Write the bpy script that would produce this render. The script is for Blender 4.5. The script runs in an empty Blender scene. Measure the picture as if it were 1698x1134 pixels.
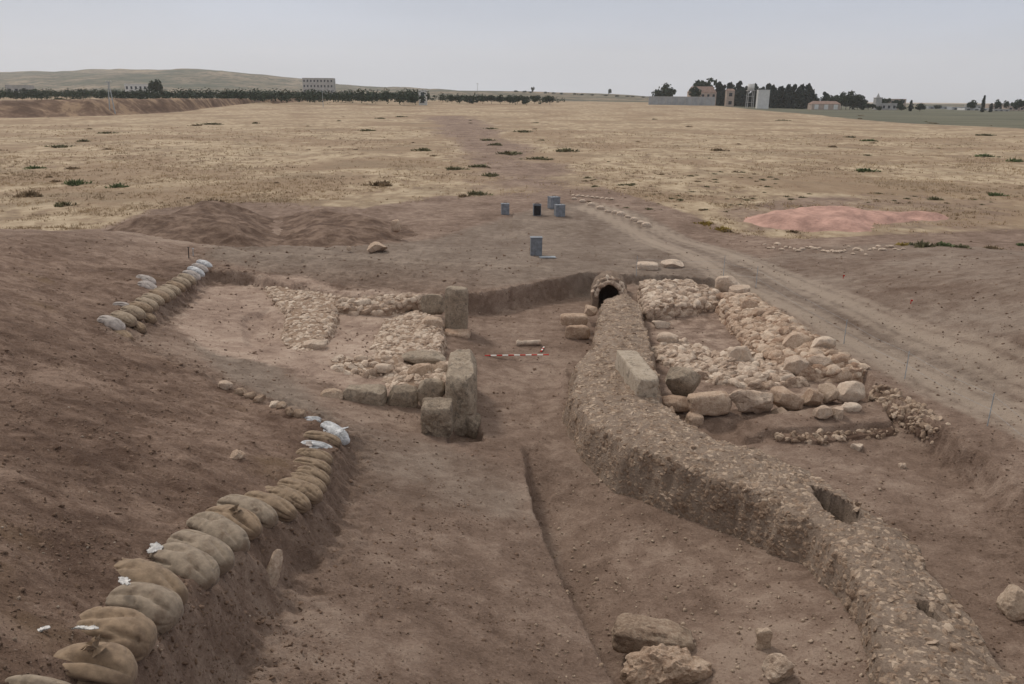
import bpy, bmesh, math, random
import numpy as np
from mathutils import Vector, Matrix, Euler
R = math.radians
S = bpy.context.scene
COL = S.collection
# ---------------------------------------------------------------- camera
LENS = 28.0
F = LENS/36*1698            # focal length in photo pixels
CAM = np.array([0.0, 0.0, 7.8])
PITCH, ROLL = R(17.0), R(0.5)
cd = bpy.data.cameras.new('camera'); cam = bpy.data.objects.new('camera', cd); COL.objects.link(cam)
cd.lens = LENS; cd.sensor_width = 36; cd.clip_start = .1; cd.clip_end = 20000
MW = Matrix.Rotation(R(90)-PITCH, 3, 'X') @ Matrix.Rotation(ROLL, 3, 'Z')
cam.matrix_world = Matrix.Translation(Vector(CAM)) @ MW.to_4x4()
S.camera = cam
# ---------------------------------------------------------------- world, sun, exposure
SUN_EL, SUN_AZ = R(43), R(-36)      # azimuth from +Y towards +X
w = bpy.data.worlds.new('World'); S.world = w; w.use_nodes = True
nt = w.node_tree; nt.nodes.clear()
out = nt.nodes.new('ShaderNodeOutputWorld'); bg = nt.nodes.new('ShaderNodeBackground')
sky = nt.nodes.new('ShaderNodeTexSky'); sky.sky_type = 'NISHITA'; sky.sun_disc = False
sky.sun_elevation = SUN_EL; sky.sun_rotation = SUN_AZ; sky.dust_density = 3
tc = nt.nodes.new('ShaderNodeTexCoord'); sep = nt.nodes.new('ShaderNodeSeparateXYZ')
nt.links.new(tc.outputs['Generated'], sep.inputs[0])
ramp = nt.nodes.new('ShaderNodeValToRGB')
ramp.color_ramp.elements[0].position = 0.0; ramp.color_ramp.elements[0].color = (.505, .555, .645, 1)
ramp.color_ramp.elements[1].position = 1.0; ramp.color_ramp.elements[1].color = (.70, .66, .61, 1)
e = ramp.color_ramp.elements.new(.10); e.color = (.435, .485, .59, 1)
e = ramp.color_ramp.elements.new(.30); e.color = (.415, .45, .53, 1)
e = ramp.color_ramp.elements.new(.5); e.color = (.66, .64, .62, 1)
nt.links.new(sep.outputs['Z'], ramp.inputs[0])
mp = nt.nodes.new('ShaderNodeMapping'); mp.inputs['Scale'].default_value = (1.2, 1.2, 6)
nt.links.new(tc.outputs['Generated'], mp.inputs[0])
cn = nt.nodes.new('ShaderNodeTexNoise'); cn.inputs['Scale'].default_value = 1.6; cn.inputs['Detail'].default_value = 5
nt.links.new(mp.outputs[0], cn.inputs[0])
cm = nt.nodes.new('ShaderNodeMapRange'); cm.inputs['From Min'].default_value = .3; cm.inputs['From Max'].default_value = .7
cm.inputs['To Min'].default_value = 8.3; cm.inputs['To Max'].default_value = 10.2
nt.links.new(cn.outputs[0], cm.inputs[0])
vm = nt.nodes.new('ShaderNodeVectorMath'); vm.operation = 'SCALE'
nt.links.new(ramp.outputs[0], vm.inputs[0]); nt.links.new(cm.outputs[0], vm.inputs['Scale'])
mx = nt.nodes.new('ShaderNodeMix'); mx.data_type = 'RGBA'; mx.inputs[0].default_value = .93
nt.links.new(sky.outputs[0], mx.inputs[6]); nt.links.new(vm.outputs[0], mx.inputs[7])
nt.links.new(mx.outputs[2], bg.inputs[0]); bg.inputs[1].default_value = .1
nt.links.new(bg.outputs[0], out.inputs[0])
sd_ = bpy.data.lights.new('sun', 'SUN'); sun = bpy.data.objects.new('sun', sd_); COL.objects.link(sun)
sd_.energy = 1.6; sd_.angle = R(11); sd_.color = (1, .92, .82)
sdir = Vector((math.sin(SUN_AZ)*math.cos(SUN_EL), math.cos(SUN_AZ)*math.cos(SUN_EL), math.sin(SUN_EL)))
sun.rotation_euler = sdir.to_track_quat('Z', 'Y').to_euler(); sun.location = (0, 0, 60)
S.view_settings.view_transform = 'Standard'; S.view_settings.look = 'None'
S.view_settings.exposure = .27; S.view_settings.gamma = 1
S.cycles.filter_width = 1.5; S.cycles.volume_bounces = 2; S.cycles.max_bounces = 6

# ---------------------------------------------------------------- numeric helpers
MWn = np.array(MW)
rng = np.random.default_rng(7)
random.seed(7)
def ray(px, py):
    d = MWn @ np.array([(px-849)/F, -(py-567)/F, -1.0]); return d
def P(px, py, z):                          # point at height z seen at a photo pixel
    d = ray(px, py); return CAM + d*((z-CAM[2])/d[2])
def PD(px, py, D):                         # point at forward distance D
    d = ray(px, py); return CAM + d*(D/d[1])
def ppm(p):                                # photo pixels per metre at a point
    v = MWn.T @ (np.asarray(p)-CAM); return F/(-v[2])
def z_at(px, py, p):                       # height over point p that shows at row py
    d = ray(px, py); return CAM[2] + d[2]*(p[1]-CAM[1])/d[1]
def sm(a, b, x):
    t = np.clip((x-a)/(b-a), 0, 1); return t*t*(3-2*t)
def _h(ix, iy, iz, s):
    n = (ix*374761393 + iy*668265263 + iz*2147483647 + s*144665713) & 0xffffffff
    n = ((n ^ (n >> 13))*1274126177) & 0xffffffff
    n = ((n ^ (n >> 16))*2246822519) & 0xffffffff
    return ((n ^ (n >> 15)) & 0xffff)/65535.0
def vn(x, y, s=0):
    x = np.asarray(x, float); y = np.asarray(y, float)
    ix = np.floor(x).astype(np.int64); iy = np.floor(y).astype(np.int64)
    fx = x-ix; fy = y-iy; fx = fx*fx*fx*(fx*(fx*6-15)+10); fy = fy*fy*fy*(fy*(fy*6-15)+10)
    a = _h(ix, iy, 0, s); b = _h(ix+1, iy, 0, s); c = _h(ix, iy+1, 0, s); d = _h(ix+1, iy+1, 0, s)
    return (a+(b-a)*fx)*(1-fy) + (c+(d-c)*fx)*fy
def fbm(x, y, o=4, s=0):
    t = 0; a = .5; n = 0
    for k in range(o):
        t = t + a*(vn(x, y, s+k*17)-.5)*2; n += a; a *= .5
        x, y = x*1.62*1.0+y*1.18+3.1, y*1.62-x*1.18+7.7
    return t/n
def vn3(x, y, z, s=0):
    ix = np.floor(x).astype(np.int64); iy = np.floor(y).astype(np.int64); iz = np.floor(z).astype(np.int64)
    f = lambda t: t*t*(3-2*t)
    fx = f(x-ix); fy = f(y-iy); fz = f(z-iz); r = 0
    for dx in (0, 1):
        for dy in (0, 1):
            for dz in (0, 1):
                r = r + _h(ix+dx, iy+dy, iz+dz, s)*np.where(dx, fx, 1-fx)*np.where(dy, fy, 1-fy)*np.where(dz, fz, 1-fz)
    return r
def fbm3(p, sc, o=3, s=0):
    t = 0; a = .5; n = 0
    for k in range(o):
        t = t + a*(vn3(p[:, 0]*sc+k*5.3, p[:, 1]*sc+k*2.1, p[:, 2]*sc, s+k)-.5)*2; n += a; a *= .5; sc *= 2.1
    return t/n
class TPS:                                 # smooth surface through control points
    def __init__(s, pts, box=None, lam=.02):
        p = np.array(pts, float); s.c = p[:, :2]; n = len(p)
        s.box = box or (p[:, 0].min(), p[:, 0].max(), p[:, 1].min(), p[:, 1].max())
        A = np.zeros((n+3, n+3)); A[:n, :n] = s.k(s.c[:, None], s.c[None]); A[:n, :n] += lam*np.eye(n)*10
        A[:n, n] = 1; A[:n, n+1:] = s.c; A[n, :n] = 1; A[n+1:, :n] = s.c.T
        b = np.zeros(n+3); b[:n] = p[:, 2]; s.w = np.linalg.solve(A, b)
    def k(s, a, b):
        r2 = ((a-b)**2).sum(-1); return .5*r2*np.log(r2+1e-9)
    def __call__(s, x, y):
        x = np.clip(x, s.box[0], s.box[1]); y = np.clip(y, s.box[2], s.box[3])
        q = np.stack([x, y], -1).reshape(-1, 2); r = s.w[-3] + q @ s.w[-2:]
        for i, c in enumerate(s.c): r = r + s.w[i]*s.k(q, c)
        return r.reshape(np.shape(x))
def poly_sd(poly, x, y):                   # signed distance (+ inside) and nearest edge
    p = np.array(poly, float)[:, :2]; n = len(p)
    d = np.full(np.shape(x), 1e9); ed = np.zeros(np.shape(x), int); ins = np.zeros(np.shape(x), bool)
    for i in range(n):
        a = p[i]; b = p[(i+1) % n]; e = b-a
        t = np.clip(((x-a[0])*e[0]+(y-a[1])*e[1])/(e@e+1e-12), 0, 1)
        q = np.hypot(x-a[0]-t*e[0], y-a[1]-t*e[1]); m = q < d
        d = np.where(m, q, d); ed = np.where(m, i, ed)
        c = (a[1] > y) != (b[1] > y)
        ins ^= c & (x < (b[0]-a[0])*(y-a[1])/(b[1]-a[1]+1e-12)+a[0])
    return np.where(ins, d, -d), ed
def line_d(pts, x, y):
    p = np.array(pts, float); d = np.full(np.shape(x), 1e9)
    for a, b in zip(p[:-1], p[1:]):
        e = (b-a)[:2]; t = np.clip(((x-a[0])*e[0]+(y-a[1])*e[1])/(e@e), 0, 1)
        d = np.minimum(d, np.hypot(x-a[0]-t*e[0], y-a[1]-t*e[1]))
    return d
# ---------------------------------------------------------------- object helpers
def tag(o, label=None, cat=None, group=None, kind=None):
    if label: o['label'] = label
    if cat: o['category'] = cat
    if group: o['group'] = group
    if kind: o['kind'] = kind
    return o
def mesh_np(name, v, faces, mats=(), parent=None, smooth=True, tint=None, midx=None):
    """faces: list of int arrays (n,k)"""
    me = bpy.data.meshes.new(name); v = np.asarray(v, np.float32)
    me.vertices.add(len(v)); me.vertices.foreach_set('co', v.ravel())
    faces = [np.asarray(f, np.int32) for f in faces if len(f)]
    nl = sum(f.size for f in faces); nf = sum(len(f) for f in faces)
    me.loops.add(nl); me.polygons.add(nf)
    me.loops.foreach_set('vertex_index', np.concatenate([f.ravel() for f in faces]))
    tot = np.concatenate([np.full(len(f), f.shape[1], np.int32) for f in faces])
    st = np.concatenate([[0], np.cumsum(tot)[:-1]]).astype(np.int32)
    me.polygons.foreach_set('loop_start', st)
    me.polygons.foreach_set('use_smooth', np.full(nf, smooth))
    if midx is not None: me.polygons.foreach_set('material_index', np.asarray(midx, np.int32))
    for m in mats: me.materials.append(m)
    if tint is not None:
        a = me.attributes.new('tint', 'FLOAT', 'POINT'); a.data.foreach_set('value', np.asarray(tint, np.float32))
    me.update(calc_edges=True); me.validate()
    o = bpy.data.objects.new(name, me); COL.objects.link(o)
    if parent: o.parent = parent
    return o
def bm_obj(name, bm, mats, parent=None, smooth=False):
    me = bpy.data.meshes.new(name); bm.normal_update(); bm.to_mesh(me); bm.free()
    for m in (mats if isinstance(mats, (list, tuple)) else [mats]): me.materials.append(m)
    for p in me.polygons: p.use_smooth = smooth
    o = bpy.data.objects.new(name, me); COL.objects.link(o)
    if parent: o.parent = parent
    return o
def empty(name, loc, rz=0):
    o = bpy.data.objects.new(name, None); COL.objects.link(o); o.location = loc; o.rotation_euler = (0, 0, rz); return o
def copy_tree(o, parent=None):
    c = o.copy(); COL.objects.link(c); c.parent = parent
    for ch in list(o.children): copy_tree(ch, c)
    return c
def add_box(bm, c, s, rot=None, mi=0, bev=0):
    r = bmesh.ops.create_cube(bm, size=1); vs = r['verts']
    bmesh.ops.scale(bm, vec=s, verts=vs)
    fs = {f for v in vs for f in v.link_faces}
    for f in fs: f.material_index = mi
    if bev:
        es = list({e for v in vs for e in v.link_edges})
        rr = bmesh.ops.bevel(bm, geom=es, offset=bev, segments=2, affect='EDGES'); vs = list({v for f in rr['faces'] for v in f.verts} | {v for v in vs if v.is_valid})
    if rot is not None: bmesh.ops.rotate(bm, cent=(0, 0, 0), matrix=rot, verts=vs)
    bmesh.ops.translate(bm, vec=c, verts=vs); return vs
def add_tube(bm, a, b, r0, r1=None, n=8, mi=0):
    a = Vector(a); b = Vector(b); r1 = r0 if r1 is None else r1; d = b-a
    r = bmesh.ops.create_cone(bm, cap_ends=True, segments=n, radius1=r0, radius2=r1, depth=d.length)
    q = Vector((0, 0, 1)).rotation_difference(d).to_matrix()
    bmesh.ops.rotate(bm, cent=(0, 0, 0), matrix=q, verts=r['verts'])
    bmesh.ops.translate(bm, vec=(a+b)/2, verts=r['verts'])
    for f in {f for v in r['verts'] for f in v.link_faces}: f.material_index = mi
# ---------------------------------------------------------------- materials
def mat(name):
    m = bpy.data.materials.new(name); m.use_nodes = True; t = m.node_tree
    b = t.nodes['Principled BSDF']; b.inputs['Roughness'].default_value = .95; b.inputs['Specular IOR Level'].default_value = .15
    return m, t, b
def nd(t, k, **kw):
    n = t.nodes.new(k)
    for a, v in kw.items():
        if hasattr(n, a): setattr(n, a, v)
        else: n.inputs[a.replace('_', ' ')].default_value = v
    return n
def noise(t, sc, det=6, rough=.6, vec=None, dist=0):
    n = nd(t, 'ShaderNodeTexNoise', Scale=sc, Detail=det, Roughness=rough, Distortion=dist)
    if vec is not None: t.links.new(vec, n.inputs['Vector'])
    return n.outputs['Fac']
def cramp(t, fac, stops):
    n = t.nodes.new('ShaderNodeValToRGB'); el = n.color_ramp.elements
    while len(el) < len(stops): el.new(.5)
    for e_, (p, c) in zip(el, stops): e_.position = p; e_.color = (*c, 1)
    t.links.new(fac, n.inputs[0]); return n.outputs[0]
def mixc(t, fac, a, b, mode='MIX'):
    n = nd(t, 'ShaderNodeMix', data_type='RGBA', blend_type=mode)
    for i, v in ((0, fac), (6, a), (7, b)):
        if isinstance(v, bpy.types.NodeSocket): t.links.new(v, n.inputs[i])
        elif i == 0: n.inputs[0].default_value = v
        else: n.inputs[i].default_value = (*v, 1)
    return n.outputs[2]
def math_(t, op, a, b=0, c=None):
    n = nd(t, 'ShaderNodeMath', operation=op)
    for i, v in enumerate((a, b) if c is None else (a, b, c)):
        if isinstance(v, bpy.types.NodeSocket): t.links.new(v, n.inputs[i])
        else: n.inputs[i].default_value = v
    return n.outputs[0]
def mrange(t, x, a, b, lo=0, hi=1, smooth=True):
    n = nd(t, 'ShaderNodeMapRange'); n.interpolation_type = 'SMOOTHSTEP' if smooth else 'LINEAR'
    t.links.new(x, n.inputs[0])
    for i, v in enumerate((a, b, lo, hi)): n.inputs[i+1].default_value = v
    return n.outputs[0]
def bump(t, b, h, dist, strength=1, prev=None):
    n = nd(t, 'ShaderNodeBump', Strength=strength, Distance=dist); t.links.new(h, n.inputs['Height'])
    if prev is not None: t.links.new(prev, n.inputs['Normal'])
    if b is not None: t.links.new(n.outputs[0], b.inputs['Normal'])
    return n.outputs[0]
def coords(t, scale=None, rot=None):
    c = t.nodes.new('ShaderNodeTexCoord').outputs['Object']
    if scale is None: return c
    m = t.nodes.new('ShaderNodeMapping'); t.links.new(c, m.inputs[0]); m.inputs['Scale'].default_value = scale
    if rot: m.inputs['Rotation'].default_value = rot
    return m.outputs[0]
def simple(name, c, var=.12, sc=6, rough=.9, bd=0, bs=20, metal=0, spec=.15):
    m, t, b = mat(name); v = coords(t)
    f = noise(t, sc, 5, .6, v)
    lo = tuple(x*(1-var*1.6) for x in c); hi = tuple(min(1, x*(1+var*1.6)) for x in c)
    t.links.new(cramp(t, f, [(.3, lo), (.7, hi)]), b.inputs['Base Color'])
    b.inputs['Roughness'].default_value = rough; b.inputs['Metallic'].default_value = metal; b.inputs['Specular IOR Level'].default_value = spec
    if bd: bump(t, b, noise(t, bs, 5, .65, v), bd)
    return m
DIRT1, DIRT2, DIRT3 = (.138, .093, .070), (.222, .157, .122), (.322, .244, .194)
def ground_material():
    m, t, b = mat('ground_soil'); v = coords(t)
    a1 = nd(t, 'ShaderNodeAttribute', attribute_name='zone_a'); a2 = nd(t, 'ShaderNodeAttribute', attribute_name='zone_b')
    s1 = t.nodes.new('ShaderNodeSeparateColor'); t.links.new(a1.outputs['Color'], s1.inputs[0])
    s2 = t.nodes.new('ShaderNodeSeparateColor'); t.links.new(a2.outputs['Color'], s2.inputs[0])
    grass, green, rut = s1.outputs; lime, tell, grey = s2.outputs
    n1 = noise(t, .35, 5, .6, v, .4); n2 = noise(t, 2.2, 7, .68, v, .3); n3 = noise(t, 22, 6, .7, v); n4 = noise(t, 90, 3, .6, v)
    nmix = math_(t, 'ADD', math_(t, 'MULTIPLY', n1, .35), math_(t, 'ADD', math_(t, 'MULTIPLY', n2, .4), math_(t, 'MULTIPLY', n3, .25)))
    c = cramp(t, nmix, [(.40, DIRT1), (.5, DIRT2), (.59, DIRT3)])
    gr = cramp(t, nmix, [(.40, (.142, .109, .086)), (.5, (.205, .162, .131)), (.6, (.285, .23, .188))])
    c = mixc(t, mrange(t, math_(t, 'ADD', grey, math_(t, 'ADD', math_(t, 'MULTIPLY', math_(t, 'SUBTRACT', n1, .5), 1.1), math_(t, 'MULTIPLY', math_(t, 'SUBTRACT', n2, .5), .5))), .2, .95, 0, .9), c, gr)
    tl = cramp(t, nmix, [(.41, (.100, .061, .044)), (.5, (.178, .118, .088)), (.58, (.285, .202, .156))])
    c = mixc(t, tell, c, tl)
    och = mrange(t, math_(t, 'MULTIPLY', noise(t, .5, 4, .6, v), tell), .5, .7, 0, .55)
    c = mixc(t, och, c, (.16, .105, .055))
    li = cramp(t, nmix, [(.41, (.235, .165, .13)), (.5, (.37, .275, .22)), (.6, (.50, .395, .32))])
    c = mixc(t, mrange(t, math_(t, 'ADD', lime, math_(t, 'MULTIPLY', math_(t, 'SUBTRACT', n2, .5), .9)), .3, .75), c, li)
    c = mixc(t, mrange(t, math_(t, 'ADD', rut, math_(t, 'MULTIPLY', math_(t, 'SUBTRACT', n2, .5), .7)),   .15, .85, 0, .72), c, (.375, .305, .245))
    # dry grass with bare patches
    f1 = noise(t, .045, 6, .65, v, .6); f2 = noise(t, .6, 6, .7, coords(t, (1, .6, 1)), .2)
    st = cramp(t, f2, [(.36, (.235, .17, .118)), (.48, (.365, .28, .19)), (.6, (.49, .395, .28))])
    st = mixc(t, mrange(t, f1, .45, .58, 0, .75), st, (.255, .178, .118))
    f3 = noise(t, .11, 5, .7, coords(t, (.8, 1, 1)), .5)
    st = mixc(t, mrange(t, f3, .5, .64, 0, .5), st, (.215, .165, .112))
    fg = math_(t, 'ADD', grass, math_(t, 'ADD', math_(t, 'MULTIPLY', math_(t, 'SUBTRACT', f2, .5), .75), math_(t, 'MULTIPLY', math_(t, 'SUBTRACT', f1, .5), 1.5)))
    c = mixc(t, mrange(t, fg, .25, .75), c, st)
    gn = cramp(t, noise(t, .05, 5, .6, coords(t, (.25, 1, 1))), [(.35, (.085, .09, .066)), (.6, (.145, .14, .1))])
    c = mixc(t, mrange(t, math_(t, 'ADD', green, math_(t, 'MULTIPLY', math_(t, 'SUBTRACT', f1, .5), .3)), .4, .6), c, gn)
    # pale grit
    gp = mrange(t, noise(t, 34, 2, .5, v), .68, .74, 0, .5)
    c = mixc(t, gp, c, (.36, .3, .25))
    t.links.new(c, b.inputs['Base Color'])
    p = bump(t, None, n2, .09, 1); p = bump(t, None, n3, .035, 1, p); bump(t, b, n4, .005, .7, p)
    return m
M = {}
M['ground'] = ground_material()
def stone_mat(name, stops, dark=(.12, .1, .085), lich=.35, bd=.02):
    m, t, b = mat(name); v = coords(t)
    at = nd(t, 'ShaderNodeAttribute', attribute_name='tint')
    n1 = noise(t, 3, 6, .65, v); n2 = noise(t, 24, 6, .7, v)
    k = mrange(t, math_(t, 'ADD', math_(t, 'MULTIPLY', n1, .6), math_(t, 'MULTIPLY', n2, .4)), .38, .62, 0, .5, False)
    f = math_(t, 'ADD', math_(t, 'MULTIPLY', at.outputs['Fac'], .6), k)
    c = cramp(t, f, stops)
    c = mixc(t, mrange(t, noise(t, 5, 7, .75, v, .5), .5, .64, 0, lich), c, dark)
    t.links.new(c, b.inputs['Base Color'])
    p = bump(t, None, n2, bd*1.8, 1); bump(t, b, noise(t, 80, 4, .7, v), bd*.35, .8, p)
    return m
M['lime'] = stone_mat('pale_limestone', [(.1, (.27, .188, .14)), (.45, (.49, .378, .295)), (.95, (.70, .59, .485))])
M['grey_lime'] = stone_mat('weathered_limestone', [(.2, (.2, .158, .12)), (.55, (.36, .295, .23)), (.9, (.49, .415, .335))], (.1, .085, .07), .6)
M['rubble'] = stone_mat('brown_rubble', [(.1, (.2, .136, .096)), (.5, (.37, .275, .205)), (1, (.58, .465, .365))], (.1, .072, .056), .3)
M['rubble_big'] = stone_mat('brown_boulder', [(.15, (.15, .103, .074)), (.5, (.29, .212, .158)), (.9, (.45, .36, .28))], (.09, .065, .05), .4)
M['ochre'] = stone_mat('ochre_limestone', [(.2, (.31, .205, .145)), (.55, (.50, .38, .29)), (.9, (.66, .54, .43))], (.23, .13, .08), .35)
M['pebble'] = stone_mat('soil_pebbles', [(.1, (.17, .115, .083)), (.6, (.25, .18, .135)), (.85, (.36, .28, .22)), (1, (.55, .47, .39))], (.12, .085, .065), .2)
M['clod'] = stone_mat('soil_clods', [(.1, (.175, .115, .082)), (.9, (.28, .195, .145))], (.16, .105, .075), .2)
M['limedirt'] = stone_mat('pale_soil', [(.1, (.21, .142, .1)), (.6, (.33, .24, .178)), (1, (.43, .33, .255))], (.19, .125, .09), .3)
M['mortar'] = stone_mat('crumbly_mortar', [(.1, (.225, .165, .125)), (.6, (.36, .28, .222)), (1, (.46, .38, .315))], (.12, .088, .07), .4, .04)
def cloth(name, c, stain=(.135, .092, .065)):
    m, t, b = mat(name); v = coords(t)
    wv = nd(t, 'ShaderNodeTexWave', Scale=60, Distortion=3, Detail=2); t.links.new(v, wv.inputs['Vector'])
    n1 = noise(t, 4, 6, .65, v); n2 = noise(t, 14, 5, .6, v)
    lo = tuple(x*.72 for x in c); hi = tuple(x*1.2 for x in c)
    k = cramp(t, n2, [(.3, lo), (.7, hi)])
    k = mixc(t, mrange(t, n1, .46, .66, 0, .7), k, stain)
    t.links.new(k, b.inputs['Base Color'])
    p = bump(t, None, n2, .012, .8); bump(t, b, wv.outputs['Fac'], .0015, .5, p)
    b.inputs['Sheen Weight'].default_value = .1
    return m
M['jute'] = cloth('beige_sackcloth', (.29, .212, .145))
M['jute_tan'] = cloth('tan_sackcloth', (.27, .2, .138))
M['jute_grey'] = cloth('greyish_sackcloth', (.29, .235, .18))
M['plastic'] = simple('white_woven_plastic', (.46, .47, .49), .3, 9, .55, .01, 18)
M['dusty_sack'] = cloth('dusty_sackcloth', (.34, .27, .2), (.2, .15, .11))
M['pale_sack'] = simple('pale_woven_plastic', (.38, .34, .32), .25, 6, .8, .012, 16)
M['metal'] = simple('galvanised_tin', (.21, .23, .26), .2, 5, .55, .003, 8, .3, .4)
M['dark_in'] = simple('dark_iron_and_inside_shade', (.035, .033, .035), .3, 6)  # dark iron, also painted as the shade inside the open tin
M['red'] = simple('red_paint', (.42, .035, .03), .12)
M['scrap'] = simple('dusty_white_plastic', (.55, .54, .53), .25, 14, .6, .01, 30)
M['white'] = simple('white_paint', (.7, .69, .66), .08)
M['post'] = simple('pale_steel_post', (.34, .37, .40), .15, 8, .6)
M['wood'] = simple('grey_pole', (.30, .28, .26), .2, 2)
M['pink'] = simple('pink_gravel', (.46, .285, .235), .25, .8, .95, .09, 6)
M['straw'] = simple('straw_blades', (.40, .30, .195), .3, .1)
M['weed'] = simple('olive_weed', (.165, .155, .09), .35, 2)
M['weed_green'] = simple('green_weed', (.12, .15, .07), .35, 2)
M['weed_dry'] = simple('dry_brown_weed', (.24, .18, .115), .35, 2)
M['weed_yellow'] = simple('yellow_weed', (.32, .24, .075), .3, 2)
M['leaf_dark'] = simple('dark_conifer_leaves', (.018, .030, .026), .35, .6)
M['leaf'] = simple('olive_tree_leaves', (.030, .046, .028), .35, .6)
M['bark'] = simple('bark', (.09, .07, .055), .2, 3)
M['wall_pink'] = simple('pinkish_plaster', (.39, .315, .27), .1, .5)
M['wall_white'] = simple('whitewash', (.6, .6, .59), .07, .5)
M['wall_grey'] = simple('grey_concrete', (.36, .355, .35), .12, .4)
M['wall_blue'] = simple('bluish_concrete', (.33, .345, .36), .12, .3)
M['roof'] = simple('clay_roof', (.26, .185, .155), .15, 1)
M['glass'] = simple('dark_window', (.03, .035, .045), .2, 1, .2, spec=.5)
M['hill'] = simple('hill_ground', (.2, .185, .135), .3, .004)
def hill_mat():
    m, t, b = mat('hill_scrub'); v = coords(t)
    c = cramp(t, noise(t, .006, 7, .7, v, .5), [(.38, (.075, .085, .058)), (.5, (.17, .145, .105)), (.64, (.30, .235, .17))])
    c = mixc(t, mrange(t, noise(t, .05, 4, .7, v), .5, .58, 0, .9), c, (.045, .055, .04))
    t.links.new(c, b.inputs['Base Color']); return m
M['hill'] = hill_mat()
def bank_mat():
    m, t, b = mat('bank_soil'); v = coords(t)
    c = cramp(t, noise(t, .12, 7, .7, v, .5), [(.40, (.11, .070, .05)), (.5, (.185, .122, .088)), (.58, (.32, .225, .15))])
    t.links.new(c, b.inputs['Base Color']); bump(t, b, noise(t, .6, 6, .7, v), .5); return m
M['bank'] = bank_mat()
def heap_mat():
    m, t, b = mat('spoil_soil'); v = coords(t)
    n = noise(t, 1.2, 7, .7, v, .4)
    c = cramp(t, n, [(.40, (.098, .062, .045)), (.5, (.148, .099, .074)), (.6, (.23, .162, .123))])
    t.links.new(c, b.inputs['Base Color']); p = bump(t, None, n, .09); bump(t, b, noise(t, 9, 5, .7, v), .04, 1, p); return m
M['heap'] = heap_mat()

# ---------------------------------------------------------------- ground heights
def W(l): return [tuple(P(*q)) for q in l]
PLAIN = .8
U_pts = [(850,420,.8),(850,465,.78),(600,430,.9),(480,455,.95),(350,435,1.2),(1050,440,.8),(1200,440,.85),(1120,460,.82),(1330,420,.9),
 (960,445,.8),(750,478,.8),(600,485,.85),(22,330,1.3),(250,385,1.1),(1690,395,1.3),(1450,400,1.0),(1400,440,1.15),(1600,430,1.9),(1690,470,2.3),(1690,560,1.9),(1690,630,1.35),(1550,540,1.35),
 (1300,480,.9),(1500,590,1.0),(1650,690,1.15),(1690,740,1.2),(1430,605,.95),(1580,718,1.1),(1668,785,1.15),(1290,520,.92),(1900,700,1.8),(1900,900,1.6),(1690,900,1.2),
 (560,712,1.45),(540,760,1.9),(505,830,2.35),(440,870,2.75),(370,930,3.2),(300,1000,3.65),(240,1070,4.05),(150,1134,4.45),
 (22,1100,4.75),(22,900,4.45),(22,700,3.7),(22,500,2.9),(22,372,2.65),(60,395,2.35),(200,440,1.75),(200,700,3.1),(200,850,3.6),(350,800,2.85),(350,700,2.2),(200,600,2.45),(380,645,1.5),(300,425,1.3),
 (165,540,2.0),(250,500,1.6),(335,440,1.25),(450,725,1.85),(100,1000,4.3),(110,418,2.05),(-300,600,4.2),(-300,1000,5.4),(-200,370,3.6),(480,680,1.35)]
T_U = TPS(W(U_pts), (-19, 19, 3.2, 44))
L_pts = [(850,560,0),(800,520,0),(950,520,.02),(850,600,0),(850,680,.05),(800,735,.3),(720,755,.62),(620,770,1.0),(580,850,1.5),(750,850,.95),(860,755,.33),(880,820,.5),(905,900,.68),(945,985,.88),(1010,1120,1.1),(800,1000,1.3),(800,1125,1.7),
 (600,1000,1.9),(600,1125,2.3),(470,1110,2.55),(540,920,1.9),(650,705,.55),(570,700,.95),(545,745,1.3),
 (300,565,1.05),(400,620,.95),(480,590,.72),(400,500,.66),(500,500,.6),(510,640,.75),(330,480,.85),(360,460,.72),(230,545,1.5),(460,480,.6),(380,640,1.2),(580,560,.42),(640,540,.45),(700,580,.42),(640,640,.5),(700,500,.35),(900,560,0),
 (450,690,1.2),(520,700,1.15),(240,1200,2.9)]
T_L = TPS(W(L_pts), (-13, 4, 5, 34))
C_pts = [(922,600,.05),(922,640,.05),(925,690,.05),(950,735,-.02),(996,783,0),(1082,843,.05),(1184,874,.05),(1285,924,.25),(1361,980,.55),(1411,1056,.78),(1447,1122,.88),
 (922,850,-.3),(952,950,-.2),(995,1030,-.06),(1045,1110,.1),(1100,950,.12),(1200,1000,.3),(1150,1060,.4),(1300,1060,.55),(1300,1110,.65),(1200,1110,.55),(880,760,.12),(1000,880,-.06),(900,680,.08)]
T_C = TPS(W(C_pts), (-1, 6, 5, 26))
R_pts = [(1090,530,.42),(1180,540,.42),(1100,590,.45),(1230,560,.5),(1300,620,.55),(1400,640,.6),(1180,640,.45),(1180,705,.3),(1260,720,.42),(1350,710,.52),(1450,690,.6),(1350,760,.44),(1500,760,.42),(1600,800,.5),(1500,850,.62),(1450,800,.55),(1600,900,.62),(1640,1000,.72),(1690,1000,.78),(1690,1120,.85),(1660,830,.7),(1190,500,.5),(1080,480,.45),(1690,850,.85)]
T_R = TPS(W(R_pts), (1, 11, 5, 31))
BAGLINE = [(150,1150,4.45),(240,1072,4.05),(300,1003,3.65),(372,935,3.2),(440,875,2.75),(505,835,2.35),(542,765,1.9),(562,714,1.45)]
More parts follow.
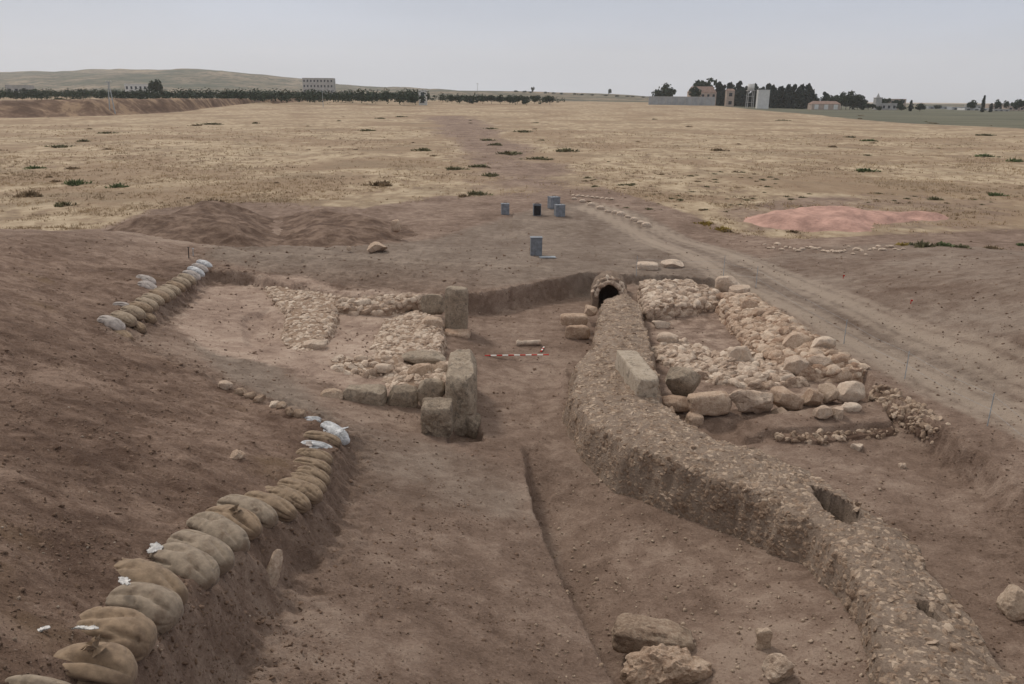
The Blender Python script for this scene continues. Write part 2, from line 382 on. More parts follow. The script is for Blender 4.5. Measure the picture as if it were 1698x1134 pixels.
POLY_L = [(90,1500,4.4)]+BAGLINE+[(500,690,1.3),(365,638,1.5),(260,590,1.8),(165,548,2.0),(250,503,1.6),(340,445,1.2),(410,455,1.0),(480,472,.92),(570,490,.85),(700,490,.8),(760,486,.8),(830,480,.78),(880,470,.78),(975,452,.78),
  (1060,455,.8),(1190,462,.85),(1255,490,.88),(1432,608,.95),(1458,640,1.0),(1580,716,1.1),(1668,783,1.15),(1780,860,1.5),(2000,1100,1.6),(2000,1600,2.2)]
WL = [.6, .5, .5, .45, .4, .4, .4, .4, .7, .9, .9, .9, .5, .35, .3] + [.24]*8 + [.15, .15, .15, .15, .15, .22, .4, .8, .8, .8, .5]
PW_L = W(POLY_L)
POLY_C = [(862,735,.3),(872,785,.42),(884,835,.53),(905,900,.68),(945,985,.88),(978,1050,1.0),(1015,1130,1.12),(1060,1300,1.3),(1520,1300,1.0),(1480,1050,.8),(1380,920,.6),(1200,800,.5),(1020,720,.4),(965,640,.2),(940,590,.1),(900,640,.05),(872,690,.1)]
WC = [.22, .1, .08, .08, .09, .1, .12, .14] + [.3]*6 + [.8, .8, .6]
PW_C = W(POLY_C)
POLY_R = [(1025,470,.6),(1030,560,.6),(1060,650,.7),(1150,745,.8),(1300,810,.9),(1400,900,1.0),(1520,1060,1.2),(1560,1300,1.5),(2000,1600,1.6),(2000,1100,1.6),(1950,860,1.2),(1780,740,1.1),(1650,660,1.0),(1500,570,1.0),(1310,430,.88),(1060,420,.7)]
PW_R = W(POLY_R)
PIT = W([(738,702,.3),(792,690,.05),(803,738,.2),(742,741,.35)])
PIT2 = W([(1160,700,.4),(1215,690,.45),(1290,735,.45),(1215,735,.4)])
LEDGE = W([(1215,702,.5),(1300,690,.5),(1462,672,.6),(1484,711,.55),(1380,720,.5),(1290,724,.45),(1232,727,.4)])
SCOOP = W([(392,520,.8),(450,505,.7),(470,545,.7),(440,570,.8),(400,565,.9)])
def plain_z(x, y):
    d = np.hypot(x, y)
    rise = 4.9-3.9*sm(.1, .42, x/np.maximum(np.abs(y), 1))
    return PLAIN + rise*sm(140, 700, d) + .12*fbm(x/14, y/14, 3, 5)*sm(36, 60, y) + .5*fbm(x/60, y/60, 2, 9)*sm(60, 150, d)
def up_z(x, y):
    f = np.maximum(sm(40, 52, y), sm(19, 30, np.abs(x)))
    f = np.where(x < 0, sm(40, 56, y), f)
    return T_U(x, y)*(1-f) + plain_z(x, y)*f
def hfun(x, y, detail=True):
    x = np.asarray(x, float); y = np.asarray(y, float)
    u = up_z(x, y); z = u.copy()
    near = (np.abs(x) < 26) & (y < 44) & (y > -6)
    X = x[near]; Y = y[near]
    if X.size:
        wob = .1*fbm(X*1.3, Y*1.3, 3, 31) + .035*fbm(X*6, Y*6, 2, 33)
        zz = z[near]
        lo = T_L(X, Y)
        sr, _ = poly_sd(PW_R, X, Y); lo = lo + (T_R(X, Y)-lo)*sm(-.15, .15, sr)
        sc, ec = poly_sd(PW_C, X, Y); wc = np.array(WC)[ec]
        lo = lo + (T_C(X, Y)-lo)*sm(-.1, 1, (sc+wob*.45)/wc)*(sr < .4)
        for pl, dz, ww in ((PIT, -.38, .12), (PIT2, -.14, .25), (SCOOP, -.16, .35), (LEDGE, .16, .1)):
            sp, _ = poly_sd(pl, X, Y); lo = lo + dz*sm(0, ww, sp+wob*.4)
        sl, el = poly_sd(PW_L, X, Y); wl = np.array(WL)[el]
        f = sm(-.15, 1, (sl+wob*.9)/wl)
        zz = zz + (lo-zz)*f
        if detail:
            cut = np.exp(-((sl-wl*.5)/(wl*.7+.2*(X < 0)+.05))**2)
            rel = .06*fbm(X*.9, Y*.9, 4, 41) + .034*fbm(X*4.2, Y*4.2, 4, 43) + .018*np.maximum(0, fbm(X*11, Y*11, 2, 45)-.1)*2
            # erosion streaks on the tell slope run down to the right
            st = fbm((X*.5+Y*.9)*2.6, (X*.9-Y*.5)*.45, 4, 47)
            tell = (1-f)*sm(-1, -4, X)
            rel = rel*(.55+.65*tell) + .085*st*tell + cut*(.09*fbm(X*9, Y*9, 3, 51)+.10*fbm(X*3, Y*3, 3, 52)+.05*fbm((X+Y)*2, (Y-X)*9, 3, 54))
            ramp_ = f*sm(-.5, -3, X)*sm(15, 11, Y)
            rel = rel + ramp_*.05*fbm((X*.8+Y*.6)*3.2, (X*.6-Y*.8)*.7, 3, 53)
            zz = zz + rel
        z[near] = zz
    far = ~near
    if detail and far.any():
        z[far] = z[far] + .05*fbm(x[far]*.9, y[far]*.9, 3, 41)
    return z
def hit(px, py, fn=hfun, t0=2.5, t1=900):
    d = ray(px, py); t = np.concatenate([np.arange(t0, 60, .02), np.geomspace(60, t1, 1500)])
    z = fn(CAM[0]+d[0]*t, CAM[1]+d[1]*t); below = (CAM[2]+d[2]*t) < z
    i = int(np.argmax(below)); 
    if not below[i]: i = len(t)-1
    return CAM + d*t[i]
def hz(x, y): return float(hfun(np.array([x]), np.array([y]))[0])
def hu(x, y): return up_z(x, y)

# ---------------------------------------------------------------- the ground sheet
def axis(lo, hi, step_fn, L, Hh):
    a = [lo]
    while a[-1] < hi: a.append(a[-1]+step_fn(a[-1]))
    s = step_fn(hi); r = list(a)
    while r[-1] < Hh: s *= 1.09; r.append(r[-1]+s)
    s = step_fn(lo); l = []
    x = lo
    while x > L: s *= 1.09; x -= s; l.append(x)
    return np.array(l[::-1]+r)
xs = axis(-13.5, 13.5, lambda x: .05, -5000, 5000)
ys = axis(4.0, 34.0, lambda y: .034 if y < 9 else .048 if y < 16 else .06, -40, 9000)
GX, GY = np.meshgrid(xs, ys); nx, ny = len(xs), len(ys)
GZ = hfun(GX, GY)
idx = np.arange(nx*ny).reshape(ny, nx)
quads = np.stack([idx[:-1, :-1], idx[:-1, 1:], idx[1:, 1:], idx[1:, :-1]], -1).reshape(-1, 4)
ground = mesh_np('ground', np.stack([GX, GY, GZ], -1).reshape(-1, 3), [quads], [M['ground']])
tag(ground, 'brown excavated soil and dry grass plain running to the horizon', 'ground', kind='structure')
# zones: real surface kinds
def zone(poly, soft, z=PLAIN, x=GX, y=GY):
    s, _ = poly_sd([P(a, b, z) for a, b in poly], x, y); return sm(-soft, soft, s)
gl = zone([(-2500,215),(-400,375),(22,385),(110,400),(260,345),(420,335),(600,345),(740,325),(830,325),(930,322),(1000,312),(1110,345),(1215,380),(1330,392),(1480,385),(1698,380),(2300,420),(4000,215),(1698,192),(849,176),(22,180)], 1.0)
far_g = sm(150, 230, GY)
gl = np.maximum(gl, far_g*.9)
# the worn spur that comes in from the plain
spur = line_d([P(a, b, PLAIN) for a, b in [(745,196),(775,215),(800,235),(835,262),(880,290),(900,330)]], GX, GY)
gl = gl*(1-np.clip(.8+.45*fbm(GX/5, GY/7, 3, 71), 0, 1)*np.exp(-(spur/np.interp(GY, [40, 70, 120, 250], [6, 6, 7, 11]))**2))
bare = zone([(1180,350),(1300,325),(1500,320),(1698,335),(1698,385),(1500,378),(1250,380)], 1.5)*.55
gl = gl*(1-bare)
green = zone([(1050,170.5),(1180,172),(1420,176),(1698,180),(2600,184),(2600,222),(1698,209),(1500,199),(1350,190),(1190,181)], 4, 1.7)
rutA = line_d([P(a, b, .95) for a, b in [(960,338),(1060,375),(1150,420),(1215,462),(1330,522),(1500,612),(1690,716),(1900,830)]], GX, GY)
rutB = line_d([P(a, b, .95) for a, b in [(980,332),(1100,372),(1200,410),(1270,444),(1400,508),(1550,582),(1698,658),(1900,760)]], GX, GY)
rut = np.maximum(np.exp(-(rutA/.42)**2), .85*np.exp(-(rutB/.42)**2))
rutC = line_d([P(a, b, .85) for a, b in [(100,402),(300,412),(500,425),(760,440),(900,440)]], GX, GY)
rut = np.maximum(rut, .6*np.exp(-(((rutA+rutB)/2-np.maximum(np.abs(rutA-rutB)/2, .0)-.55)/.3)**2)*(rutA+rutB < 4))
rut = np.maximum(rut, .45*np.exp(-(rutC/.7)**2)*(GX < 2))
lime = zone([(330,480),(420,470),(500,468),(560,488),(730,492),(735,600),(640,640),(560,640),(470,610),(360,600),(290,560)], .7, .7)*1.05
lime = np.maximum(lime, zone([(1062,470),(1190,470),(1260,500),(1440,620),(1450,660),(1300,690),(1150,690),(1090,640)], .4, .6)*.45)
grey_r = zone([(1230,430),(1300,400),(1500,402),(1800,420),(2100,560),(2100,900),(1760,760),(1600,690),(1450,600),(1260,475)], 1.2, 1.1)*.62
sl, _ = poly_sd(PW_L, GX, GY)
tell = sm(.15, -.3, sl)*sm(1.0, -2.5, GX)*sm(36, 26, GY)*(.9) 
grey = zone([(330,440),(350,400),(640,395),(850,352),(950,330),(1060,350),(1300,440),(1700,660),(1700,760),(1450,620),(1240,480),(1000,450),(780,480),(600,488)], .8, .85)*.85
grey = np.maximum(grey, zone([(300,560),(420,540),(560,690),(540,740),(480,690),(380,640)], .5, 1)*.8)
grey = np.maximum(grey, zone([(560,700),(700,700),(860,740),(900,860),(700,880),(560,860)], .7, .8)*.6)
grey = np.maximum(grey, grey_r)
me = ground.data
for nm, ch in (('zone_a', (gl, green, rut)), ('zone_b', (lime, tell, grey))):
    a = me.attributes.new(nm, 'FLOAT_COLOR', 'POINT'); c = np.ones((nx*ny, 4), np.float32)
    for k in range(3): c[:, k] = ch[k].ravel()
    a.data.foreach_set('color', c.ravel())

# ---------------------------------------------------------------- stones
def ico(sub):
    bm = bmesh.new(); bmesh.ops.create_icosphere(bm, subdivisions=sub, radius=1)
    v = np.array([x.co[:] for x in bm.verts]); f = np.array([[x.index for x in q.verts] for q in bm.faces]); bm.free(); return v, f
ICO = {k: ico(k) for k in (1, 2, 3, 4, 5)}
def rock_v(sub, seed, box=2.2, chops=7, rough=.1, chop_d=None):
    chop_d = chop_d or ((.58, .93) if box < 4.5 else (.86, .99))
    r = np.random.default_rng(seed); v, f = ICO[sub]; n = v/np.linalg.norm(v, axis=1)[:, None]
    rad = 1/(np.abs(n)**box).sum(1)**(1/box); p = n*rad[:, None]
    p = p*(1+rough*fbm3(p+seed*3.7, 1.6, 4, seed))[:, None]
    for _ in range(chops):
        d = r.normal(size=3); d /= np.linalg.norm(d); o = r.uniform(*chop_d)*np.max(p@d)
        ex = np.maximum(p@d-o, 0); p = p-ex[:, None]*d*.985
    return p, f
PROTO1 = [rock_v(1, 100+i, 2.8, 7, .2, (.5, .9))[0] for i in range(14)]
PROTO2 = [rock_v(2, 200+i, 4.2, 9, .2, (.5, .88))[0] for i in range(14)]
def rots(n, flat=1.0, r=rng):
    q = r.normal(size=(n, 4)); q[:, 1:3] *= flat if flat < 1 else 1; q /= np.linalg.norm(q, axis=1)[:, None]
    w_, x, y, z = q.T
    return np.stack([np.stack([1-2*(y*y+z*z), 2*(x*y-z*w_), 2*(x*z+y*w_)], -1), np.stack([2*(x*y+z*w_), 1-2*(x*x+z*z), 2*(y*z-x*w_)], -1), np.stack([2*(x*z-y*w_), 2*(y*z+x*w_), 1-2*(x*x+y*y)], -1)], 1)
def scatter(pos, sc, protos=PROTO1, sub=1, flat=1.0, Rm=None, tint=None):
    n = len(pos); f0 = ICO[sub][1]; nv = len(protos[0])
    pr = np.stack(protos)[rng.integers(0, len(protos), n)]
    Rm = rots(n, flat) if Rm is None else Rm
    v = np.einsum('nij,nvj->nvi', Rm, pr*sc[:, None, :]) + pos[:, None, :]
    f = (f0[None]+(np.arange(n)*nv)[:, None, None]).reshape(-1, 3)
    t = np.repeat(rng.random(n) if tint is None else tint, nv)
    return v.reshape(-1, 3), f, t
def join(parts):                       # [(v,[faces],tint,mi)] -> arrays
    V = []; Fs = []; T = []; MI = []; o = 0
    for v, fl, t, mi in parts:
        V.append(v); T.append(t)
        for f in fl: Fs.append(f+o); MI.append(np.full(len(f), mi))
        o += len(v)
    return np.concatenate(V), Fs, np.concatenate(T), np.concatenate(MI)
def rock(name, c, size, rz=0, seed=1, box=2.4, chops=8, rough=.12, sub=4, m='lime', tilt=(0, 0), tint=.5, fine=.025):
    p, f = rock_v(sub, seed, box, chops, rough)
    p = p/np.abs(p).max(0)*np.array(size)/2
    q = p/np.linalg.norm(p, axis=1)[:, None]; k1 = fbm3(p+seed, 7, 4, seed+3); k2 = fbm3(p+seed*2, 19, 3, seed+5)
    pit = np.clip(fbm3(p+seed*3, 12, 2, seed+8)-.28, 0, 1)
    p = p + q*(fine*(k1*1.3+.55*k2-2.2*pit))[:, None]
    o = mesh_np(name, p, [f], [M[m]], tint=np.full(len(p), tint)); o.data.set_sharp_from_angle(angle=R(34))
    o.rotation_euler = (tilt[0], tilt[1], rz); o.location = c; return o
def block(name, label, cat, x0, x1, yt, yb, zb, depth, rz=0, seed=1, box=7, chops=5, rough=.05, m='lime', tint=.5, tilt=(0, 0), group=None, fine=.02, sink=.05, hmul=1, sub=4):
    """stone whose front face runs from column x0 to x1, row yt (front top edge) to yb (base, height zb)"""
    cx = (x0+x1)/2; b = P(cx, yb, zb); wd = (x1-x0)/ppm(b); zt = z_at(cx, yt, b); h = max(.08, (zt-zb)*hmul)+sink
    q = math.atan2(b[0], b[1])
    a = rz; c = b + np.array([-math.sin(a)*depth/2, math.cos(a)*depth/2, 0]); c[2] = zb-sink+h/2
    if box >= 4.5: sub = 5 if wd*h > .25 else 4
    o = rock(name, c, (wd, depth, h), rz, seed, box, chops, rough, sub, m, tilt, tint, fine)
    return tag(o, label, cat, group)

# walls and paved surfaces as rough patches with stones set in them
def patch(name, poly, wedge, drop, res=.05, m='rubble', core='heap', crown=.05, n_stone=600, ssz=(.05, .12), flat=.6, asp=(1, .8, .6), hole=(), wob=.06, rough=.04, face_frac=.25, proto=1, sink=.25, seed=1, lam=.02, density=None, bed=False):
    pts = W(poly); a = np.array(pts); wedge = np.array(wedge if hasattr(wedge, '__len__') else [wedge]*len(poly))
    top = TPS(pts, lam=lam); mw = wedge.max()+.1
    gx = np.arange(a[:, 0].min()-mw, a[:, 0].max()+mw, res); gy = np.arange(a[:, 1].min()-mw, a[:, 1].max()+mw, res)
    def zf(X, Y):
        s, e_ = poly_sd(pts, X, Y); s = s + wob*fbm(X*2.3, Y*2.3, 3, seed)
        ww_ = np.stack([1/((X-q[0])**2+(Y-q[1])**2+.02)**1.3 for q in pts]); we = (ww_*wedge.reshape((-1,)+(1,)*np.ndim(X))).sum(0)/ww_.sum(0); z = top(X, Y) + crown*sm(0, .6, s) + rough*fbm(X*4, Y*4, 4, seed+5)
        z = z - drop*(1-sm(-1, .12, s/we))
        for hp, dep in hole:
            sh, _ = poly_sd(hp, X, Y); z = z - dep*sm(-.02, .06, sh+.03*fbm(X*7, Y*7, 2, 3))
        return z, s, we
    X, Y = np.meshgrid(gx, gy); Z, s, we = zf(X, Y)
    k = (s > -we*1.02); id_ = np.arange(X.size).reshape(X.shape)
    kq = k[:-1, :-1] & k[:-1, 1:] & k[1:, 1:] & k[1:, :-1]
    q = np.stack([id_[:-1, :-1][kq], id_[:-1, 1:][kq], id_[1:, 1:][kq], id_[1:, :-1][kq]], -1)
    used = np.unique(q); rm = np.full(X.size, -1); rm[used] = np.arange(len(used))
    v = np.stack([X, Y, Z], -1).reshape(-1, 3)[used]
    parts = [(v, [rm[q]], np.full(len(v), .4), 0)]
    # stones: drawn evenly over the true surface area
    i = rng.integers(0, len(q), n_stone*6)
    c4 = np.stack([X.ravel()[q[i]], Y.ravel()[q[i]], Z.ravel()[q[i]]], -1)
    ar = np.linalg.norm(np.cross(c4[:, 1]-c4[:, 0], c4[:, 3]-c4[:, 0]), axis=1)
    keep = np.nonzero(rng.random(len(i))*np.percentile(ar, 97) < ar)[0][:n_stone]; c4 = c4[keep]
    if density is not None:
        kk = rng.random(len(c4)) < density(c4[:, 0]); c4 = c4[kk]
    u = rng.random((len(c4), 2)); pos = c4[:, 0] + (c4[:, 1]-c4[:, 0])*u[:, :1] + (c4[:, 3]-c4[:, 0])*u[:, 1:]
    ok = np.ones(len(pos), bool)
    for hp, dep in hole:
        sh, _ = poly_sd(hp, pos[:, 0], pos[:, 1]); ok &= sh < -.04
    pos = pos[ok]
    n = len(pos); sz = ssz[0] + (ssz[1]-ssz[0])*rng.random(n)**(1.5 if bed and proto == 2 else 2.2)
    sc = sz[:, None]*np.array(asp)[None]*(.75+.5*rng.random((n, 3)))*.6
    pos[:, 2] -= sc[:, 2]*sink
    pr, sb = (PROTO1, 1) if proto == 1 else (PROTO2, 2)
    Rm = None
    if bed:
        nn = np.cross(c4[ok][:, 1]-c4[ok][:, 0], c4[ok][:, 3]-c4[ok][:, 0]); nn /= np.linalg.norm(nn, axis=1)[:, None]+1e-9
        nn = nn+rng.normal(0, .16, nn.shape); nn /= np.linalg.norm(nn, axis=1)[:, None]
        tx = np.stack([-nn[:, 1], nn[:, 0], np.zeros(n)], -1); tl_ = np.linalg.norm(tx, axis=1)
        rd = rng.normal(size=(n, 3)); rd -= nn*(rd*nn).sum(1)[:, None]; rd /= np.linalg.norm(rd, axis=1)[:, None]
        tx = np.where((tl_ > .45)[:, None], tx/np.maximum(tl_, 1e-6)[:, None]+rd*.25, rd); tx /= np.linalg.norm(tx, axis=1)[:, None]
        Rm = np.stack([tx, np.cross(nn, tx), nn], -1); pos[:, 2] += sc[:, 2]*sink; pos = pos-nn*(sc[:, 2]*sink)[:, None]
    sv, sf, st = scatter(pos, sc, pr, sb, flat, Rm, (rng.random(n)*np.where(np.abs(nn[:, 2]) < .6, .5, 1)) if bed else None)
    parts.append((sv, [sf], st, 1))
    V, Fs, T, MI = join(parts)
    o = mesh_np(name, V, Fs, [M[core], M[m]], tint=T, midx=MI); o.data.set_sharp_from_angle(angle=R(40))
    o['_zf'] = 0; del o['_zf']
    return o, (lambda x, y: float(zf(np.array([x]), np.array([y]))[0][0]))
# ---------------------------------------------------------------- heaps and far landforms
def heap(name, poly, z, h, wdt, m, label, cat, seed=1, res=.15, amp=.35, fsc=.45):
    pts = W([(a, b, z) for a, b in poly]); a = np.array(pts)
    X, Y = np.meshgrid(np.arange(a[:, 0].min()-.5, a[:, 0].max()+.5, res), np.arange(a[:, 1].min()-.5, a[:, 1].max()+.5, res))
    s, _ = poly_sd(pts, X, Y); g = hfun(X, Y)
    s2 = s + .5*fbm(X*.6, Y*.6, 3, seed)
    Z = g - .06 + h*sm(-.2, wdt, s2)*(1+amp*fbm(X*fsc, Y*fsc, 3, seed+2)) + .05*fbm(X*2.2, Y*2.2, 4, seed+4)*sm(0, .6, s)
    k = s > -.45; id_ = np.arange(X.size).reshape(X.shape)
    kq = k[:-1, :-1] & k[:-1, 1:] & k[1:, 1:] & k[1:, :-1]
    q = np.stack([id_[:-1, :-1][kq], id_[:-1, 1:][kq], id_[1:, 1:][kq], id_[1:, :-1][kq]], -1)
    used = np.unique(q); rm = np.full(X.size, -1); rm[used] = np.arange(len(used))
    o = mesh_np(name, np.stack([X, Y, Z], -1).reshape(-1, 3)[used], [rm[q]], [M[m]])
    return tag(o, label, cat)
heap('soil_heap', [(165,392),(250,407),(340,413),(420,410),(470,402),(470,372),(455,352),(400,345),(320,347),(240,366)], .9, 1.0, 3.4, 'heap', 'larger rounded mound of dark brown spoil soil, left of the ruts at the plain edge', 'soil heap', 3)
heap('soil_heap', [(450,398),(520,408),(620,399),(700,380),(690,362),(600,352),(500,346),(455,352)], .9, .68, 3.0, 'heap', 'lower spread of dark brown spoil soil, reaching right towards the loose rocks', 'soil heap', 8)
heap('gravel_heap', [(1226,362),(1300,374),(1390,378),(1450,377),(1452,368),(1520,364),(1582,361),(1588,356),(1500,351),(1440,350),(1350,347),(1240,352)], .95, .56, 2.1, 'pink', 'long low heap of pink gravel beyond the rutted track', 'gravel heap', 5, .12, .45, .3)
def ridge(name, prof, D0, D1, D2, m, label, base, n=60, seed=1, amp=.1, nsc=80, kind='structure', zfront=None):
    """landform whose skyline passes through prof [(px,py)...] at distance D1, foot at D0 and back at D2"""
    px = np.linspace(prof[0][0], prof[-1][0], n); py = np.interp(px, [p[0] for p in prof], [p[1] for p in prof])
    V = []; rows = 26
    for j in range(rows):
        t = j/(rows-1)
        for a, b in zip(px, py):
            c = PD(a, b, D1); D = D0+(D1-D0)*t/.7 if t < .7 else D1+(D2-D1)*(t-.7)/.3
            k = float(sm(0, .7, t)) if t <= .7 else float(1-.5*sm(.7, 1, t))
            q = PD(a, b, D); z = base + (c[2]-base)*k
            V.append((q[0], q[1], z))
    V = np.array(V); V[:, 2] += amp*fbm(V[:, 0]/nsc, V[:, 1]/nsc, 4, seed)*np.repeat(np.sin(np.linspace(0, math.pi, rows))**.5, n)
    id_ = np.arange(rows*n).reshape(rows, n)
    q = np.stack([id_[:-1, :-1], id_[:-1, 1:], id_[1:, 1:], id_[1:, :-1]], -1).reshape(-1, 4)
    o = mesh_np(name, V, [q], [M[m]]); return tag(o, label, 'hill', kind=kind)
ridge('hill', [(-500,140),(-300,132),(-100,126),(22,122),(120,120),(200,117),(300,117.5),(360,121),(420,126),(500,134),(560,141),(640,146),(760,151),(900,157),(1000,164)], 900, 2600, 4200, 'hill', 'long pale scrubby hill on the left skyline', 3, 160, 3, 10, 160)
ridge('rise', [(560,157),(640,153),(720,149.5),(800,151),(900,153),(1000,156),(1080,160),(1180,164.5),(1260,169)], 650, 1500, 2600, 'hill', 'low pale rise with scattered trees on the middle skyline', 4.5, 90, 5, 1.5, 90)
ridge('rise', [(1350,173),(1450,171.5),(1600,172.5),(1750,173),(2100,176),(2600,184)], 900, 1900, 3000, 'hill', 'low bluish rise behind the village on the right', 1.2, 70, 7, 1.2, 90)
def bank():
    cols = 260; rows = 34; px = np.linspace(-420, 720, cols); V = []
    foot = np.interp(px, [-420,22,150,300,420,560,720], [197,193,191,186,178,172,169]); top = np.interp(px, [-420,22,150,300,420,560,720], [166,166,164,163.5,163,163,166.5])
    for j in range(rows):
        t = j/(rows-1)
        for a, f_, tp in zip(px, foot, top):
            p0 = P(a, f_, 1.9 if a < 450 else 2.6); D0 = p0[1]; D1 = D0+16
            zc = PD(a, tp, D1)[2]; z0 = hz(p0[0], p0[1])-.3
            tt = t/.45
            if tt <= 1: D = D0+(D1-D0)*tt; z = z0+(zc-z0)*float(sm(0, 1, tt))
            else: D = D1+(t-.45)/.55*220; z = zc-(t-.45)/.55*2.2
            q = PD(a, 160, D); V.append((q[0], D, z))
    V = np.array(V); tt = np.repeat(np.linspace(0, 1, rows), cols)
    V[:, 2] += .8*fbm(V[:, 0]/9, V[:, 1]/9, 4, 61)*np.sin(np.clip(tt/.5, 0, 1)*math.pi) + .25*fbm(V[:, 0]/14, V[:, 1]/20, 3, 66)
    id_ = np.arange(rows*cols).reshape(rows, cols)
    q = np.stack([id_[:-1, :-1], id_[:-1, 1:], id_[1:, 1:], id_[1:, :-1]], -1).reshape(-1, 4)
    tag(mesh_np('embankment', V, [q], [M['bank']]), 'eroded brown earth bank along the far left of the plain', 'bank', kind='structure')
bank()
# ---------------------------------------------------------------- masonry
def lerp_z(py): return float(np.interp(py, [470,560,650,720,800,860,960,1060,1134,1300], [.83,.84,.89,.95,1.0,1.08,1.2,1.27,1.32,1.4]))
LE = [(1000,497),(990,545),(985,575),(957,600),(950,650),(985,708),(1045,740),(1108,766),(1170,785),(1230,808),(1292,838),(1355,878),(1411,945),(1437,1005),(1455,1091),(1465,1134),(1500,1300)]
RE = [(1760,1300),(1690,1134),(1655,1090),(1614,1015),(1556,965),(1530,915),(1500,885),(1462,862),(1395,815),(1335,778),(1265,748),(1194,730),(1140,700),(1098,668),(1088,610),(1074,560),(1060,505),(1040,486)]
DP = [(a, b, lerp_z(b)-(.1 if i in (3, 4, 5) else 0)) for i, (a, b) in enumerate(LE)] + [(a, b, lerp_z(b)) for a, b in RE]
DW = [.2,.25,.35,.5,.6,.6,.55,.5,.45,.4,.35,.3,.25,.22,.2,.2,.2] + [.18]*18
hole1 = W([(1344,806,1.05),(1368,815,1.05),(1398,828,1.06),(1425,846,1.08),(1430,864,1.08),(1408,878,1.1),(1385,866,1.1),(1362,842,1.08)])
hole2 = W([(1516,998,1.25),(1534,1008,1.25),(1553,1028,1.25),(1557,1037,1.25),(1540,1033,1.25),(1524,1018,1.25)])
drain, drain_z = patch('stone_drain', DP, DW, 1.6, .045, 'rubble', 'mortar', .1, 21000, (.045, .16), .35, (1.15, .8, .62), [(hole1, .75), (hole2, .55)], .1, .06, seed=12, sink=.45, bed=True)
tag(drain, 'long vaulted drain of small brown rubble, curving to the bottom right, two holes on top', 'stone drain')
# arched mouth: a ring of stones round a dark hollow, set into the section
def mouth():
    bm = bmesh.new(); c = P(1010, 492, .42); L = 1.3; n = 30
    ax = Vector((.12, 1, 0)).normalized(); sx = Vector((ax.y, -ax.x, 0)); up = Vector((0, 0, 1))
    rings = []
    for (r, dep, hh) in ((.46, 1.6, .55), (.42, .02, .5), (.46, -.06, .55), (.6, -.06, .7), (.66, .06, .76), (.72, 1.2, .8)):
        ring = []
        for i in range(n+1):
            a = math.pi*i/n; g = .03*(vn(i*.9, r*9, 4)-.5)*2
            p = Vector(c) + sx*(math.cos(a)*(r+g)) + up*(math.sin(a)*(hh+g)) + ax*(dep+.05*(vn(i*.7, dep*5, 8)-.5))
            if i in (0, n): p.z -= .6
            ring.append(bm.verts.new(p))
        rings.append(ring)
    for a, b in zip(rings[:-1], rings[1:]):
        for i in range(n): bm.faces.new((a[i], a[i+1], b[i+1], b[i]))
    bk = [v for v in rings[0]]; bm.faces.new(bk)
    o = bm_obj('arched_mouth', bm, M['mortar'], drain, True)
    pos = []; scl = []
    for i in range(17):
        a = math.pi*(i+.5+random.uniform(-.2, .2))/17
        for k in range(2):
            rr = .5+.13*k
            pos.append(Vector(c)+sx*(math.cos(a)*rr)+up*(math.sin(a)*(rr+.08))+ax*(-.04+.1*k+random.uniform(-.03, .03))); scl.append((random.uniform(.09, .17), random.uniform(.07, .12), random.uniform(.08, .14)))
    v, f, t = scatter(np.array(pos), np.array(scl), PROTO2, 2)
    mesh_np('arch_stones', v, [f], [M['lime']], o, tint=t)
mouth()
def wall(name, label, cat, *a, **k):
    o, zf = patch(name, *a, **k); tag(o, label, cat); return o, zf
wall('rubble_wall', 'short pale rubble wall running right from the drain mouth, below the back edge of the trench', 'rubble wall', [(1064,468,.86),(1120,466,.84),(1150,468,.84),(1190,486,.8),(1195,500,.74),(1150,506,.76),(1105,508,.8),(1075,512,.82)], .16, .55, .04, 'lime', 'limedirt', .05, 900, (.09, .34), .5, (1.1, .85, .7), seed=21, proto=2, sink=.15, bed=True, rough=.07)
wall('rubble_wall', 'broad pale wall of large limestone rubble along the rutted track', 'rubble wall', [(1196,488,.92),(1250,492,.9),(1290,520,.95),(1345,555,.96),(1400,590,.96),(1432,612,.95),(1410,618,.85),(1330,612,.84),(1290,600,.8),(1255,575,.75),(1225,545,.72),(1205,515,.75)], .2, .5, .045, 'ochre', 'limedirt', .06, 2000, (.09, .38), .45, (1.15, .9, .75), seed=22, proto=2, sink=.2, bed=True, rough=.08)
wall('rubble_floor', 'low bed of cream rubble and plaster lumps inside the right room', 'rubble floor', [(1085,575,.5),(1130,565,.52),(1190,585,.55),(1240,580,.6),(1300,610,.72),(1330,630,.7),(1260,640,.62),(1190,630,.56),(1150,615,.55),(1100,598,.52)], .25, .35, .045, 'lime', 'limedirt', .06, 1300, (.07, .3), .4, (1.15, .9, .65), seed=23, proto=2, sink=.2, bed=True, rough=.09)
wall('stone_edging', 'thin line of small stones edging the right trench floor', 'stone edging', [(1290,716,.55),(1350,718,.56),(1420,716,.58),(1482,708,.62),(1482,716,.6),(1420,725,.56),(1350,730,.54),(1290,728,.5)], .08, .2, .03, 'rubble', 'heap', .02, 130, (.06, .17), .5, (1.1, .8, .7), seed=24, proto=2, sink=0)
wall('cobble_facing', 'row of brown cobbles facing the sloping cut beside the track', 'cobble facing', [(1452,640,.98),(1472,640,1.0),(1530,674,1.04),(1585,712,1.08),(1578,722,.95),(1530,702,.9),(1490,682,.86),(1458,660,.84)], .1, .3, .03, 'rubble', 'heap', .03, 300, (.08, .2), .5, (1.1, .85, .6), seed=25, proto=2, sink=0)
wall('rubble_wall', 'thin rubble wall stub closing the back of the left room', 'rubble wall', [(556,492,.8),(600,494,.8),(650,490,.82),(690,487,.84),(700,495,.8),(655,504,.76),(640,512,.72),(600,512,.7),(560,511,.7)], .14, .4, .04, 'lime', 'limedirt', .04, 230, (.09, .3), .5, (1.1, .85, .75), seed=26, proto=2, sink=.1, bed=True, rough=.05)
